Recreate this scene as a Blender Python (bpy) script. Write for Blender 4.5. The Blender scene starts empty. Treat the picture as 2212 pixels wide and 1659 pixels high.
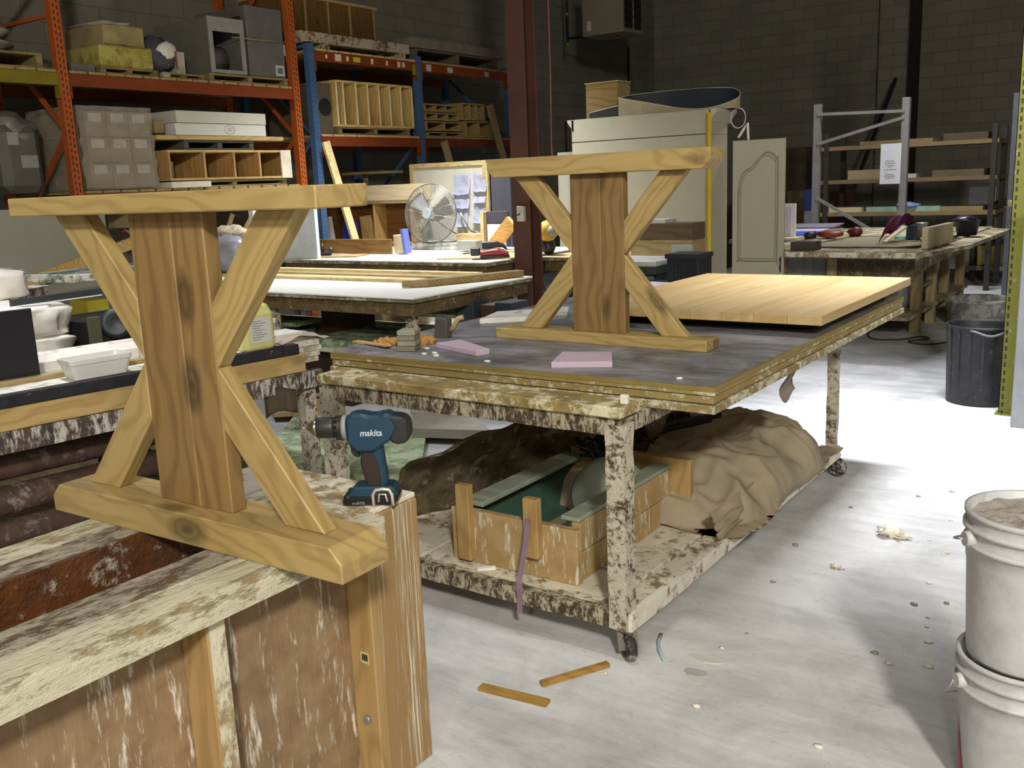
import bpy, bmesh, math, random
from math import sin, cos, pi, radians, tan, atan2, sqrt, exp
from mathutils import Vector as V, Matrix, noise, Euler
random.seed(7)
S = bpy.context.scene
COL = S.collection

# ------------------------------------------------------------------ camera
cam = bpy.data.cameras.new('camera'); camo = bpy.data.objects.new('camera', cam); COL.objects.link(camo)
cam.sensor_fit = 'HORIZONTAL'; cam.sensor_width = 36.0
cam.lens = 36.0 * 2064.0 / 2212.0
cam.clip_start = 0.05; cam.clip_end = 100
psi, pit, rol = radians(35.4), radians(11.92), radians(2.37)
F = V((-sin(psi)*cos(pit), cos(psi)*cos(pit), -sin(pit)))
R0 = V((cos(psi), sin(psi), 0)); U0 = R0.cross(F)
RR = R0*cos(rol) - U0*sin(rol); UU = U0*cos(rol) + R0*sin(rol)
camo.matrix_world = Matrix(((RR.x, UU.x, -F.x, 0), (RR.y, UU.y, -F.y, 0), (RR.z, UU.z, -F.z, 1.55), (0, 0, 0, 1)))
S.camera = camo
# ------------------------------------------------------------------ colour, world, lamps
S.view_settings.view_transform = 'Standard'; S.view_settings.look = 'None'
S.view_settings.exposure = -0.1; S.view_settings.gamma = 1.0; S.view_settings.use_curve_mapping = False
W = bpy.data.worlds.new('world'); S.world = W; W.use_nodes = True
W.node_tree.nodes['Background'].inputs[0].default_value = (0.5, 0.55, 0.6, 1)
W.node_tree.nodes['Background'].inputs[1].default_value = 0.02

def lamp(name, loc, power, color, size=(2.4, 0.3), rz=0.0, spread=150, tilt=(0, 0)):
    L = bpy.data.lights.new(name, 'AREA'); L.shape = 'RECTANGLE'; L.size, L.size_y = size
    L.energy = power; L.color = color; L.spread = radians(spread)
    o = bpy.data.objects.new(name, L); COL.objects.link(o); o.location = loc
    o.rotation_euler = (radians(tilt[0]), radians(tilt[1]), rz)
WARM = (1.0, 0.96, 0.86); COOL = (0.93, 0.95, 1.0)
def bulb(name, loc, power, color, r=0.3):
    L = bpy.data.lights.new(name, 'POINT'); L.energy = power; L.color = color; L.shadow_soft_size = r
    o = bpy.data.objects.new(name, L); COL.objects.link(o); o.location = loc
bulb('bare_lamp_behind', (2.9, -2.9, 4.6), 2150, WARM)
bulb('bare_lamp_far_behind', (1.9, -5.7, 4.6), 560, WARM)
lamp('shop_lamp_overhead', (-0.9, 1.7, 4.6), 22, WARM, (1.2, 0.3), 0, 120)
lamp('shop_lamp_aisle', (-1.1, 5.6, 4.4), 78, COOL, (1.2, 0.3), 0, 66)
lamp('shop_lamp_benches', (-5.75, 6.9, 3.9), 140, COOL, (1.2, 0.3), 0, 94)
lamp('shop_lamp_left', (-4.6, 2.5, 4.2), 45, COOL, (1.2, 0.3), 0, 90)
lamp('shop_lamp_far_aisle', (-2.4, 11.0, 4.6), 115, COOL, (1.2, 0.3), 0, 130)

# ------------------------------------------------------------------ material helpers
MATS = {}
class NT:
    def __init__(s, name):
        s.m = bpy.data.materials.new(name); s.m.use_nodes = True; s.t = s.m.node_tree
        s.t.nodes.clear(); s.out = s.t.nodes.new('ShaderNodeOutputMaterial')
    def n(s, typ, props=None, **inp):
        nd = s.t.nodes.new(typ)
        for k, v in (props or {}).items(): setattr(nd, k, v)
        for k, v in inp.items():
            key = k.replace('_', ' ')
            if key.isdigit(): key = int(key)
            elif key[0] == 'i' and key[1:].isdigit(): key = int(key[1:])
            tgt = nd.inputs[key]
            if isinstance(v, bpy.types.NodeSocket): s.t.links.new(v, tgt)
            else:
                if isinstance(v, tuple) and len(v) == 3 and tgt.type == 'RGBA': v = v + (1,)
                tgt.default_value = v
        return nd
    def coords(s, scale=(1, 1, 1), rnd=True, loc=(0, 0, 0), rot=(0, 0, 0), src='Object'):
        tc = s.n('ShaderNodeTexCoord').outputs[src]
        if rnd:
            oi = s.n('ShaderNodeObjectInfo').outputs['Random']
            off = s.n('ShaderNodeMath', {'operation': 'MULTIPLY'}, i0=oi, i1=37.0).outputs[0]
            tc = s.n('ShaderNodeVectorMath', {'operation': 'ADD'}, i0=tc, i1=off).outputs[0]
        return s.n('ShaderNodeMapping', None, Vector=tc, Scale=scale, Location=loc, Rotation=rot).outputs[0]
    def noise(s, vec, scale, detail=4.0, rough=0.6, dist=0.0):
        return s.n('ShaderNodeTexNoise', None, Vector=vec, Scale=scale, Detail=detail, Roughness=rough, Distortion=dist).outputs[0]
    def ramp(s, fac, pts, interp='LINEAR'):
        r = s.n('ShaderNodeValToRGB', None, Fac=fac); cr = r.color_ramp; cr.interpolation = interp
        while len(cr.elements) > 1: cr.elements.remove(cr.elements[-1])
        for i, (p, c) in enumerate(pts):
            e = cr.elements[0] if i == 0 else cr.elements.new(p)
            e.position = p; e.color = (c, c, c, 1) if not isinstance(c, tuple) else c + (1,)
        return r.outputs[0]
    def mix(s, fac, a, b, mode='MIX'):
        nd = s.n('ShaderNodeMix', {'data_type': 'RGBA', 'blend_type': mode}, i0=fac)
        for k, v in ((6, a), (7, b)):
            if isinstance(v, bpy.types.NodeSocket): s.t.links.new(v, nd.inputs[k])
            else: nd.inputs[k].default_value = v + (1,)
        return nd.outputs[2]
    def math(s, op, a, b):
        return s.n('ShaderNodeMath', {'operation': op}, i0=a, i1=b).outputs[0]
    def bump(s, h, strength=0.3, dist=0.01):
        return s.n('ShaderNodeBump', None, Height=h, Strength=strength, Distance=dist).outputs[0]
    def done(s, color, rough=0.6, metal=0.0, normal=None, **kw):
        p = s.n('ShaderNodeBsdfPrincipled', None, Base_Color=color, Roughness=rough, Metallic=metal, **kw)
        if normal is not None: s.t.links.new(normal, p.inputs['Normal'])
        s.t.links.new(p.outputs[0], s.out.inputs[0]); return s.m

def hexc(h):
    c = [int(h[i:i+2], 16)/255 for i in (0, 2, 4)]
    return tuple(x/12.92 if x <= 0.04045 else ((x+0.055)/1.055)**2.4 for x in c)

def plain(h, rough=0.6, metal=0.0, var=0.12, scale=9.0, bump=0.08, **kw):
    key = ('p', h, rough, metal, var, scale, bump, tuple(kw.items()))
    if key in MATS: return MATS[key]
    t = NT('surface_' + h); c = hexc(h)
    f = t.noise(t.coords(), scale, 5.0)
    col = t.mix(t.ramp(f, [(0.3, 0.0), (0.7, 1.0)]), tuple(x*(1-var) for x in c), tuple(min(1, x*(1+var)) for x in c))
    nrm = t.bump(t.noise(t.coords(), scale*6, 3.0), bump, 0.004) if bump else None
    MATS[key] = t.done(col, rough, metal, nrm, **kw); return MATS[key]

def wood(light, dark, axis='X', knots=1.0, ring=9.0, rough=0.55):
    key = ('w', light, dark, axis, knots, ring, rough)
    if key in MATS: return MATS[key]
    t = NT('timber_' + light + axis); lc, dc = hexc(light), hexc(dark)
    perm = {'X': (0, 0, 0), 'Z': (0, pi/2, 0), 'Y': (0, 0, pi/2)}[axis]
    base = t.coords(rot=perm)
    def sc(v): return t.n('ShaderNodeVectorMath', {'operation': 'MULTIPLY'}, i0=base, i1=v).outputs[0]
    warp = t.noise(sc((1.2, 3.5, 3.5)), 1.0, 3.0)
    wv = t.n('ShaderNodeVectorMath', {'operation': 'ADD'}, i0=sc((0.35, 4.0, 4.0)), i1=t.math('MULTIPLY', warp, 0.55)).outputs[0]
    wave = t.n('ShaderNodeTexWave', {'wave_type': 'BANDS', 'bands_direction': 'DIAGONAL'}, Vector=wv, Scale=ring*0.42, Distortion=1.1, Detail=2.0, Detail_Scale=1.0).outputs[1]
    fine = t.noise(sc((3.0, 70.0, 70.0)), 1.0, 4.0)
    blot = t.noise(sc((0.8, 5.0, 5.0)), 1.0, 3.0)
    g = t.math('ADD', t.math('MULTIPLY', t.ramp(wave, [(0.45, 0.0), (1.0, 1.0)]), 0.22), t.math('MULTIPLY', fine, 0.3))
    g = t.math('ADD', g, t.math('MULTIPLY', blot, 0.5))
    col = t.mix(t.ramp(g, [(0.28, 0.0), (0.85, 1.0)]), lc, dc)
    if knots:
        vo = t.n('ShaderNodeTexVoronoi', None, Vector=sc((2.7, 5.5, 5.5)), Scale=1.0, Randomness=1.0).outputs[0]
        kd = t.math('ADD', vo, t.math('MULTIPLY', t.noise(base, 40.0, 2.0), 0.06))
        col = t.mix(t.ramp(kd, [(0.09, 0.9*knots), (0.13, 0.55*knots), (0.16, 0.75*knots), (0.26, 0.0)]), col, tuple(x*0.33 for x in dc))
    MATS[key] = t.done(col, rough, 0.0, t.bump(fine, 0.06, 0.003)); return MATS[key]

def splat(base, plast, amt, scale=9.0, st=(1, 1, 1), rough=0.85, bump=0.5, base2=None):
    """A surface under a broken skin of dried plaster: amt is the covered share."""
    key = ('s', base, plast, amt, scale, st, rough, bump, base2)
    if key in MATS: return MATS[key]
    t = NT('plastered_' + base); bc, pc = hexc(base), hexc(plast)
    c = t.coords(scale=st)
    b1 = t.noise(t.coords(), 14.0, 5.0)
    under = t.mix(t.ramp(b1, [(0.35, 0.0), (0.65, 1.0)]), bc, hexc(base2) if base2 else tuple(x*0.55 for x in bc))
    f = t.math('ADD', t.math('MULTIPLY', t.noise(c, scale, 8.0, 0.70, 0.5), 0.62), t.math('MULTIPLY', t.noise(c, scale*3.7, 5.0, 0.7), 0.38))
    th = 0.5 + (0.5 - amt)*0.36
    mask = t.ramp(f, [(th-0.035, 0.0), (th+0.035, 1.0)])
    pv = t.mix(t.noise(t.coords(), 22.0, 4.0), tuple(x*0.78 for x in pc), tuple(min(1, x*1.1) for x in pc))
    MATS[key] = t.done(t.mix(mask, under, pv), rough, 0.0, t.bump(t.math('ADD', f, t.math('MULTIPLY', mask, 0.12)), bump, 0.02)); return MATS[key]

def slotted(mat, us, half, width, pitch=.0508):
    """Copy of a paint with the punched slots of a rack post: two rows, repeated up the height."""
    m = mat.copy(); m.name = mat.name + '_punched'; t = NT.__new__(NT); t.m = m; t.t = m.node_tree
    pr = next(n for n in m.node_tree.nodes if n.type == 'BSDF_PRINCIPLED'); src = pr.inputs['Base Color'].links[0].from_socket
    sx = t.n('ShaderNodeSeparateXYZ', None, Vector=t.n('ShaderNodeTexCoord').outputs['Object'])
    geo = t.n('ShaderNodeSeparateXYZ', None, Vector=t.n('ShaderNodeTexCoord').outputs['Normal'])
    ax = sx.outputs[0] if us[0] > 0 else sx.outputs[1]; face = geo.outputs[1] if us[0] > 0 else geo.outputs[0]
    mask = None
    for k, u in enumerate(us):
        du = t.math('LESS_THAN', t.math('ABSOLUTE', t.math('SUBTRACT', ax, u), 0.0), width/2)
        fz = t.math('FRACT', t.math('ADD', t.math('DIVIDE', sx.outputs[2], pitch), .27*k), 0.0)
        both = t.math('MULTIPLY', du, t.math('LESS_THAN', fz, half/pitch))
        mask = both if mask is None else t.math('MAXIMUM', mask, both)
    mask = t.math('MULTIPLY', mask, t.math('GREATER_THAN', t.math('ABSOLUTE', face, 0.0), .7))
    m.node_tree.links.new(t.mix(t.math('MULTIPLY', mask, .9), src, (.008, .006, .004)), pr.inputs['Base Color']); return m

def film(h, alpha, rough=0.25):
    key = ('f', h, alpha, rough)
    if key in MATS: return MATS[key]
    t = NT('film_' + h)
    a = t.ramp(t.noise(t.coords(scale=(1, 1, 2.5)), 6.0, 6.0, 0.7, 1.0), [(0.3, alpha*0.75), (0.7, min(1, alpha*1.2))])
    MATS[key] = t.done(hexc(h), rough, 0.0, t.bump(t.noise(t.coords(scale=(1, 1, 3)), 7.0, 3.0, 0.5, 1.5), 0.3, 0.02), Alpha=a); return MATS[key]

# ------------------------------------------------------------------ mesh builder
OFF = {}
class M:
    def __init__(s): s.bm = bmesh.new()
    def _faces(s, vs, idx): return [s.bm.faces.new([vs[i] for i in f]) for f in idx]
    def ob(s, c, size, rot=None, bev=0.0, taper=1.0):
        x, y, z = size[0]/2, size[1]/2, size[2]/2; c = V(c)
        P = [(-x, -y, -z), (x, -y, -z), (x, y, -z), (-x, y, -z), (-x*taper, -y*taper, z), (x*taper, -y*taper, z), (x*taper, y*taper, z), (-x*taper, y*taper, z)]
        vs = [s.bm.verts.new(c + ((rot @ V(p)) if rot else V(p))) for p in P]
        fs = s._faces(vs, [(3, 2, 1, 0), (4, 5, 6, 7), (0, 1, 5, 4), (1, 2, 6, 5), (2, 3, 7, 6), (3, 0, 4, 7)])
        if bev:
            es = list({e for f in fs for e in f.edges})
            bmesh.ops.bevel(s.bm, geom=es, offset=bev, segments=1, affect='EDGES')
        return s
    def b(s, x0, y0, z0, x1, y1, z1, bev=0.0):
        return s.ob(((x0+x1)/2, (y0+y1)/2, (z0+z1)/2), (abs(x1-x0), abs(y1-y0), abs(z1-z0)), None, bev)
    def beam(s, p0, p1, w, h, up=(0, 0, 1), bev=0.0):
        p0, p1 = V(p0), V(p1); x = (p1-p0).normalized(); u = V(up)
        if abs(x.dot(u)) > 0.98: u = V((0, 1, 0))
        y = u.cross(x).normalized(); z = x.cross(y)
        return s.ob((p0+p1)/2, ((p1-p0).length, w, h), Matrix((x, y, z)).transposed(), bev)
    def cyl(s, p0, p1, r0, r1=None, n=16, caps=True):
        r1 = r0 if r1 is None else r1
        p0, p1 = V(p0), V(p1); d = (p1-p0).normalized()
        a = d.orthogonal().normalized(); b = d.cross(a)
        r = [[s.bm.verts.new(p + (a*cos(2*pi*i/n) + b*sin(2*pi*i/n))*q) for i in range(n)] for p, q in ((p0, r0), (p1, r1))]
        for i in range(n): s.bm.faces.new((r[0][i], r[0][(i+1) % n], r[1][(i+1) % n], r[1][i])).smooth = True
        if caps: s.bm.faces.new(r[0][::-1]); s.bm.faces.new(r[1])
        return s
    def lathe(s, c, prof, n=32, axis=None, wob=0.0):
        c = V(c); q = V((0, 0, 1)).rotation_difference(V(axis)) if axis else None
        rows = []
        for r, z in prof:
            row = []
            for i in range(n):
                k = 1 + wob*sin(3*i*2*pi/n + z*20)
                p = V((r*k*cos(2*pi*i/n), r*k*sin(2*pi*i/n), z))
                row.append(s.bm.verts.new(c + (q @ p if q else p)))
            rows.append(row)
        for A, B in zip(rows, rows[1:]):
            for i in range(n): s.bm.faces.new((A[i], A[(i+1) % n], B[(i+1) % n], B[i])).smooth = True
        if prof[0][0] > 1e-5: s.bm.faces.new(rows[0][::-1])
        if prof[-1][0] > 1e-5: s.bm.faces.new(rows[-1])
        return s
    def prism(s, pts, plane, a, b, bev=0.0):
        def P(u, v, w): return {'xz': (u, w, v), 'xy': (u, v, w), 'yz': (w, u, v)}[plane]
        A = [s.bm.verts.new(P(u, v, a)) for u, v in pts]; B = [s.bm.verts.new(P(u, v, b)) for u, v in pts]
        n = len(pts); fs = [s.bm.faces.new(A[::-1]), s.bm.faces.new(B)]
        for i in range(n): fs.append(s.bm.faces.new((A[i], A[(i+1) % n], B[(i+1) % n], B[i])))
        bmesh.ops.recalc_face_normals(s.bm, faces=fs)
        if bev:
            bmesh.ops.bevel(s.bm, geom=list({e for f in fs for e in f.edges}), offset=bev, segments=1, affect='EDGES')
        return s
    def tube(s, pts, r, n=8, closed=False):
        pts = [V(p) for p in pts]; rows = []; N = len(pts); a = None
        for i, p in enumerate(pts):
            d = (pts[(i+1) % N if closed else min(i+1, N-1)] - pts[(i-1) % N if closed else max(i-1, 0)]).normalized()
            a = d.orthogonal().normalized() if a is None else (a - d*a.dot(d)).normalized()
            b = d.cross(a)
            rows.append([s.bm.verts.new(p + (a*cos(2*pi*k/n) + b*sin(2*pi*k/n))*r) for k in range(n)])
        R = list(zip(rows, rows[1:])) + ([(rows[-1], rows[0])] if closed else [])
        for A, B in R:
            for k in range(n): s.bm.faces.new((A[k], A[(k+1) % n], B[(k+1) % n], B[k])).smooth = True
        if not closed: s.bm.faces.new(rows[0][::-1]); s.bm.faces.new(rows[-1])
        return s
    def ring(s, c, axis, R, r, n=40, m=6, sx=1.0):
        ax = V(axis).normalized(); a = ax.cross(V((0, 0, 1))); a = (a if a.length > .01 else V((1, 0, 0))).normalized(); b = ax.cross(a)
        return s.tube([V(c) + (a*cos(2*pi*i/n)*sx + b*sin(2*pi*i/n))*R for i in range(n)], r, m, True)
    def grid(s, fn, nu, nv, thick=0.0):
        vs = [[s.bm.verts.new(fn(i/nu, j/nv)) for j in range(nv+1)] for i in range(nu+1)]
        fs = []
        for i in range(nu):
            for j in range(nv):
                f = s.bm.faces.new((vs[i][j], vs[i+1][j], vs[i+1][j+1], vs[i][j+1])); f.smooth = True; fs.append(f)
        if thick: bmesh.ops.solidify(s.bm, geom=fs, thickness=thick)
        return s
    def blob(s, c, r, sub=2, amp=0.3, fr=1.5, seed=0, sq=1.0):
        g = bmesh.ops.create_icosphere(s.bm, subdivisions=sub, radius=1.0)
        r = r if isinstance(r, tuple) else (r, r, r)
        for v in g['verts']:
            k = 1 + amp*noise.noise(v.co*fr + V((seed*3.1, seed*1.7, seed)))
            if sq != 1: v.co = V([math.copysign(abs(q)**sq, q) for q in v.co])
            v.co = V(c) + V((v.co.x*r[0]*k, v.co.y*r[1]*k, v.co.z*r[2]*k))
            for f in v.link_faces: f.smooth = True
        return s
    def o(s, name, mat, parent=None, label=None, rot=None, part_kind=None):
        """Link as one mesh. Vertices are in the frame of the thing that owns it."""
        if rot: s.bm.transform(rot.inverted())
        if parent is not None:
            root = parent
            while root.parent: root = root.parent
            off = OFF.get(root.name, V())
            if off.length: s.bm.transform(Matrix.Translation(-off) if not rot else rot.inverted() @ Matrix.Translation(-off) @ rot)
            loc = None
        else:
            xs = [v.co for v in s.bm.verts]
            loc = V(((min(p.x for p in xs)+max(p.x for p in xs))/2, (min(p.y for p in xs)+max(p.y for p in xs))/2, min(p.z for p in xs)))
            s.bm.transform(Matrix.Translation(-loc))
        me = bpy.data.meshes.new(name); s.bm.to_mesh(me); s.bm.free(); me.materials.append(mat)
        ob = bpy.data.objects.new(name, me); COL.objects.link(ob)
        if parent is not None: ob.parent = parent
        if loc is not None: ob.location = loc
        if rot: ob.matrix_local = rot
        if label: ob['label'] = label
        return ob

def tag(o, label, cat, group=None, kind=None):
    o['label'] = label; o['category'] = cat
    if group: o['group'] = group
    if kind: o['kind'] = kind
    return o
def T(name, label, cat, base, rz=0.0, group=None, local=False):
    o = bpy.data.objects.new(name, None); COL.objects.link(o); o.location = base; o.rotation_euler = (0, 0, rz)
    o.empty_display_size = 0.1
    if not local: OFF[o.name] = V(base)
    return tag(o, label, cat, group)
def dup(root, loc, rz=None, label=None):
    r = root.copy(); COL.objects.link(r); r.location = loc
    if rz is not None: r.rotation_euler = (0, 0, rz)
    if label: r['label'] = label
    for ch in list(root.children):
        k = ch.copy(); COL.objects.link(k); k.parent = r
        for g in ch.children:
            d = g.copy(); COL.objects.link(d); d.parent = k
    return r
def text_mesh(body, size, depth=0.0006, shear=0.0, bold=0.0):
    cu = bpy.data.curves.new('lettering', 'FONT'); cu.body = body; cu.size = size; cu.extrude = depth; cu.shear = shear; cu.offset = bold
    cu.align_x = 'CENTER'; cu.align_y = 'CENTER'
    to = bpy.data.objects.new('lettering', cu); COL.objects.link(to)
    dg = bpy.context.evaluated_depsgraph_get(); me = bpy.data.meshes.new_from_object(to.evaluated_get(dg))
    bpy.data.objects.remove(to); bpy.data.curves.remove(cu)
    m = M(); m.bm.from_mesh(me); bpy.data.meshes.remove(me); return m
def place(m, origin, right, up):
    r, u = V(right).normalized(), V(up).normalized(); n = r.cross(u)
    mt = Matrix((r, u, n)).transposed().to_4x4(); mt.translation = V(origin); m.bm.transform(mt); return m

# surveying: where the sight line of photograph pixel (x, y) meets a plane of known distance or height
def _ray(x, y): return F*2064.0 + RR*(x-1106.0) - UU*(y-829.5)
EYE = V((0, 0, 1.55))
def Wx(x, y, X): d = _ray(x, y); return EYE + d*(X/d.x)
def Wy(x, y, Y): d = _ray(x, y); return EYE + d*(Y/d.y)
def Wz(x, y, Z): d = _ray(x, y); return EYE + d*((Z-1.55)/d.z)

# ------------------------------------------------------------------ shared materials
CEDAR_X = wood('AD9560', '866E42', 'X', 1.0); CEDAR_Z = wood('8C7044', '5F4725', 'Z', 1.0, 6.0)
PINE_X = wood('D8C48E', 'A88A50', 'X', 0.6); PINE_Y = wood('D8C48E', 'A88A50', 'Y', 0.6); PINE_Z = wood('D8C48E', 'A88A50', 'Z', 0.6)
PLY_X = wood('C6A878', '98774A', 'X', 0.0, 5.0); PLY_Y = wood('C6A878', '98774A', 'Y', 0.0, 5.0); PLY_Z = wood('B8935C', '8A6636', 'Z', 0.3, 5.0)
DIM_X = wood('A08A5E', '6E5830', 'X', 0.0, 6.0); DIM_Y = wood('A08A5E', '6E5830', 'Y', 0.0, 6.0)
BROWN_X = wood('8A6430', '5E3E18', 'X', 0.0, 5.0)
PLASTER = plain('D9D3C4', 0.9, 0, 0.12, 12, 0.3); WHITE = plain('E4E2DC', 0.5); CREAM = plain('C9C4A6', 0.6, 0, 0.06)
BLACK = plain('1B1B20', 0.5); STEEL = plain('9A9A9C', 0.4, 0.6); GREY = plain('8C8A88', 0.6)
STEELPL = splat('4A3322', 'C4BCA8', 0.62, 20, (1, 1, 1), 0.9, 0.8, '6B4A2E')
RAILPL = splat('43301F', 'BDB298', 0.52, 20, (1.6, 1.6, 0.7), 0.9, 0.9, '59412A')
# ================================================================== THE SETTING
def floor_mat():
    t = NT('dusty_concrete'); c = t.coords(rnd=False)
    big = t.noise(c, 0.55, 4.0, 0.6, 0.6); mid = t.noise(c, 2.6, 6.0, 0.65, 0.8); fine = t.noise(c, 38.0, 4.0)
    sm = t.noise(t.coords((1.5, 9, 1), False, rot=(0, 0, 0.5)), 1.2, 6.0, 0.7)
    f = t.math('ADD', t.math('MULTIPLY', big, 0.5), t.math('MULTIPLY', mid, 0.4)); f = t.math('ADD', f, t.math('MULTIPLY', sm, 0.32))
    col = t.mix(t.ramp(f, [(0.42, 0.0), (0.70, 1.0)]), hexc('8C8B89'), hexc('CDCDCE'))
    col = t.mix(t.ramp(fine, [(0.60, 0.0), (0.75, 0.35)]), col, hexc('8D8A80'))
    return t.done(col, 0.85, 0.0, t.bump(t.math('ADD', fine, mid), 0.25, 0.006))
def block_mat(rot):
    t = NT('painted_block'); c = t.coords(rnd=False, rot=rot)
    br = t.n('ShaderNodeTexBrick', {'offset': 0.5}, Vector=c, Color1=hexc('7E7A6C'), Color2=hexc('747063'), Mortar=hexc('645F54'),
             Scale=1.0, Mortar_Size=0.008, Mortar_Smooth=0.3, Brick_Width=0.4, Row_Height=0.2)
    n = t.noise(t.coords(rnd=False), 1.3, 5.0)
    col = t.mix(t.ramp(n, [(0.3, 0.55), (0.7, 0.0)]), br.outputs[0], hexc('605C52'))
    return t.done(col, 0.9, 0.0, t.bump(br.outputs[1], -0.4, 0.01))
def struct(name, m, mat, label):
    o = m.o(name, mat); o['kind'] = 'structure'; o['label'] = label; return o
FX0, FX1, FY0, FY1, CZ = -9.0, 5.0, -8.6, 18.0, 5.4
struct('floor', M().b(FX0-.2, FY0-.2, -0.2, FX1+.2, FY1+.2, 0), floor_mat(), 'pale concrete workshop floor powdered with white dust')
struct('ceiling', M().b(FX0-.2, FY0-.2, CZ, FX1+.2, FY1+.2, CZ+.2), plain('3A3936', 0.9), 'dark workshop ceiling')
struct('wall_left', M().b(FX0-.2, FY0, 0, FX0, FY1, CZ), block_mat((pi/2, pi/2, 0)), 'dark concrete block wall behind the pallet racks')
struct('wall_back', M().b(FX0-.2, FY1, 0, FX1+.2, FY1+.2, CZ), block_mat((-pi/2, 0, 0)), 'grey concrete block wall at the far end')
struct('wall_right', M().b(FX1, FY0, 0, FX1+.2, FY1, CZ), block_mat((pi/2, pi/2, 0)), 'concrete block wall on the right')
struct('wall_front', M().b(FX0-.2, FY0-.2, 0, FX1+.2, FY0, CZ), block_mat((-pi/2, 0, 0)), 'concrete block wall behind the camera')
struct('trim_1', M().b(-4.62, 17.75, 0, -4.16, FY1, CZ), block_mat((-pi/2, 0, 0)), 'shallow pilaster on the far block wall')
struct('trim_2', M().b(-4.16, 17.86, 0, -4.0, FY1, CZ), plain('17150F', 0.9), 'dark joint beside the pilaster')

t = T('steel_column', 'rust brown steel column rising between the work tables', 'column', (-4.38, 6.47, 0))
RUST = plain('4C2C22', 0.6, 0, 0.2, 5)
M().b(-4.465, 6.39, 0, -4.30, 6.405, CZ, .002).o('flange', RUST, t)
M().b(-4.465, 6.54, 0, -4.30, 6.555, CZ, .002).o('flange', RUST, t)
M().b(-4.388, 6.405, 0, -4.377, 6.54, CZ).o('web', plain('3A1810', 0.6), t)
M().b(-4.5, 6.33, 0, -4.26, 6.6, 0.015).o('base_plate', RUST, t)
t = T('light_switch', 'grey metal switch box fixed to the rust brown column', 'switch', (-4.37, 6.38, 1.28))
M().b(-4.40, 6.35, 1.24, -4.335, 6.389, 1.36, .004).o('box', plain('B8B4A4', 0.5), t)
M().cyl((-4.37, 6.35, 1.30), (-4.375, 6.325, 1.295), .008, .006, 8).o('toggle', plain('4A4640'), t)

# ================================================================== TRESTLES
def trestle(name, label, base, rz, Lthin, Lthick, D, h, flip):
    """Cross-braced end frame for a farmhouse table: thin rail, thick rail, post and four braces."""
    t = T(name, label, 'table base', base, rz, 'cedar trestles for one table', True)
    tn, tk = .044, .075; s = h/.75
    zf = (lambda z: h - z) if flip else (lambda z: z)
    def pz(pts): return [(u, zf(v)) for u, v in pts]
    ch = .032
    M().prism(pz([(-Lthin/2, 0), (Lthin/2, 0), (Lthin/2, tn), (-Lthin/2, tn)]), 'xz', -D/2, D/2, .003).o('thin_rail', CEDAR_X, t)
    M().prism(pz([(-Lthick/2, h), (Lthick/2, h), (Lthick/2, h-tk+ch), (Lthick/2-ch, h-tk), (-Lthick/2+ch, h-tk), (-Lthick/2, h-tk+ch)]), 'xz', -D/2, D/2, .003).o('thick_rail', CEDAR_X, t)
    p = .120*s; z0, z1 = tn, h-tk
    m = M()
    zz = sorted((zf(z0), zf(z1)))
    m.b(-p, -.021, zz[0], .018*s, .021, zz[1], .003).b(.0183*s, -.021, zz[0], p, .021, zz[1], .003)
    m.o('post', CEDAR_Z, t)
    zm = (z0+z1)/2; run = .270*s; wd = .112*s
    for sx in (-1, 1):
        for hi in (0, 1):
            ze = z1 if hi else z0
            dz = (ze - zm)
            pts = [(sx*p, zm), (sx*(p+run), ze), (sx*(p+run-wd), ze), (sx*p, zm + dz*wd/run)]
            ang = atan2(zf(ze)-zf(zm), sx*run)
            R = Matrix.Rotation(-ang, 4, 'Y')
            M().prism(pz(pts), 'xz', -.020, .020, .003).o('brace', CEDAR_X, t, None, R)
    return t
trestle('trestle_table_base', 'new cedar X-braced table base in the left foreground, standing on the plaster-crusted mould', (-1.848, 1.325, .765), .029, 1.035, 1.01, .145, .795, True)
trestle('trestle_table_base', 'new cedar X-braced table base standing on the dark rolling workbench', (-1.915, 3.335, .9), 0.0, .965, .99, .13, .745, False)

# ================================================================== FOREGROUND MOULD
t = T('casting_mould', 'long timber casting mould crusted with plaster, under the left cedar table base', 'mould', (-1.85, 0.7, 0))
CRUST = splat('8A7856', 'C9C2AA', 0.66, 10, (1.7, .5, 1.7), 0.9, 0.9, 'A08A60'); CRUST2 = splat('6C5644', 'A29888', 0.55, 10, (1.6, .6, 1.6), 0.9, 0.9, '57402A')
LINER = splat('5A3212', 'A89C8C', 0.30, 9, (1, 1, 1), 0.5, 0.8, '43240C')
SIDEPLY = splat('937A5C', 'DDD6C8', 0.29, 11, (1, 1.6, .28), 0.7, 0.3, '7E6448')
Y0, Y1 = -0.5, 1.80
def rail(x0, x1, mat, z1=.765, z0=.70, n=40):
    m = M().b(x0, Y0, z0, x1, Y1-.18, z1)
    return m.o('top_rail', mat, t)
rail(-1.655, -1.55, CRUST, .765, .70); rail(-1.76, -1.658, CRUST2)
rail(-2.2, -2.098, CRUST); rail(-2.096, -2.0, CRUST2)
M().b(-1.775, Y0, .30, -1.762, Y1-.17, .70).o('liner', LINER, t); M().b(-2.0, Y0, .30, -1.985, Y1-.17, .766).o('liner', LINER, t)
M().b(-1.985, Y0, .30, -1.775, Y1-.17, .32).o('mould_floor', LINER, t)
M().b(-1.70, Y0, .02, -1.685, Y1-.16, .685).o('side_panel', SIDEPLY, t)
M().b(-2.19, Y0, .02, -2.175, Y1-.16, .70).o('side_panel', SIDEPLY, t)
STUD = wood('AA8C5C', '84683C', 'Z', 0.7, 6.0)
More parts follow.
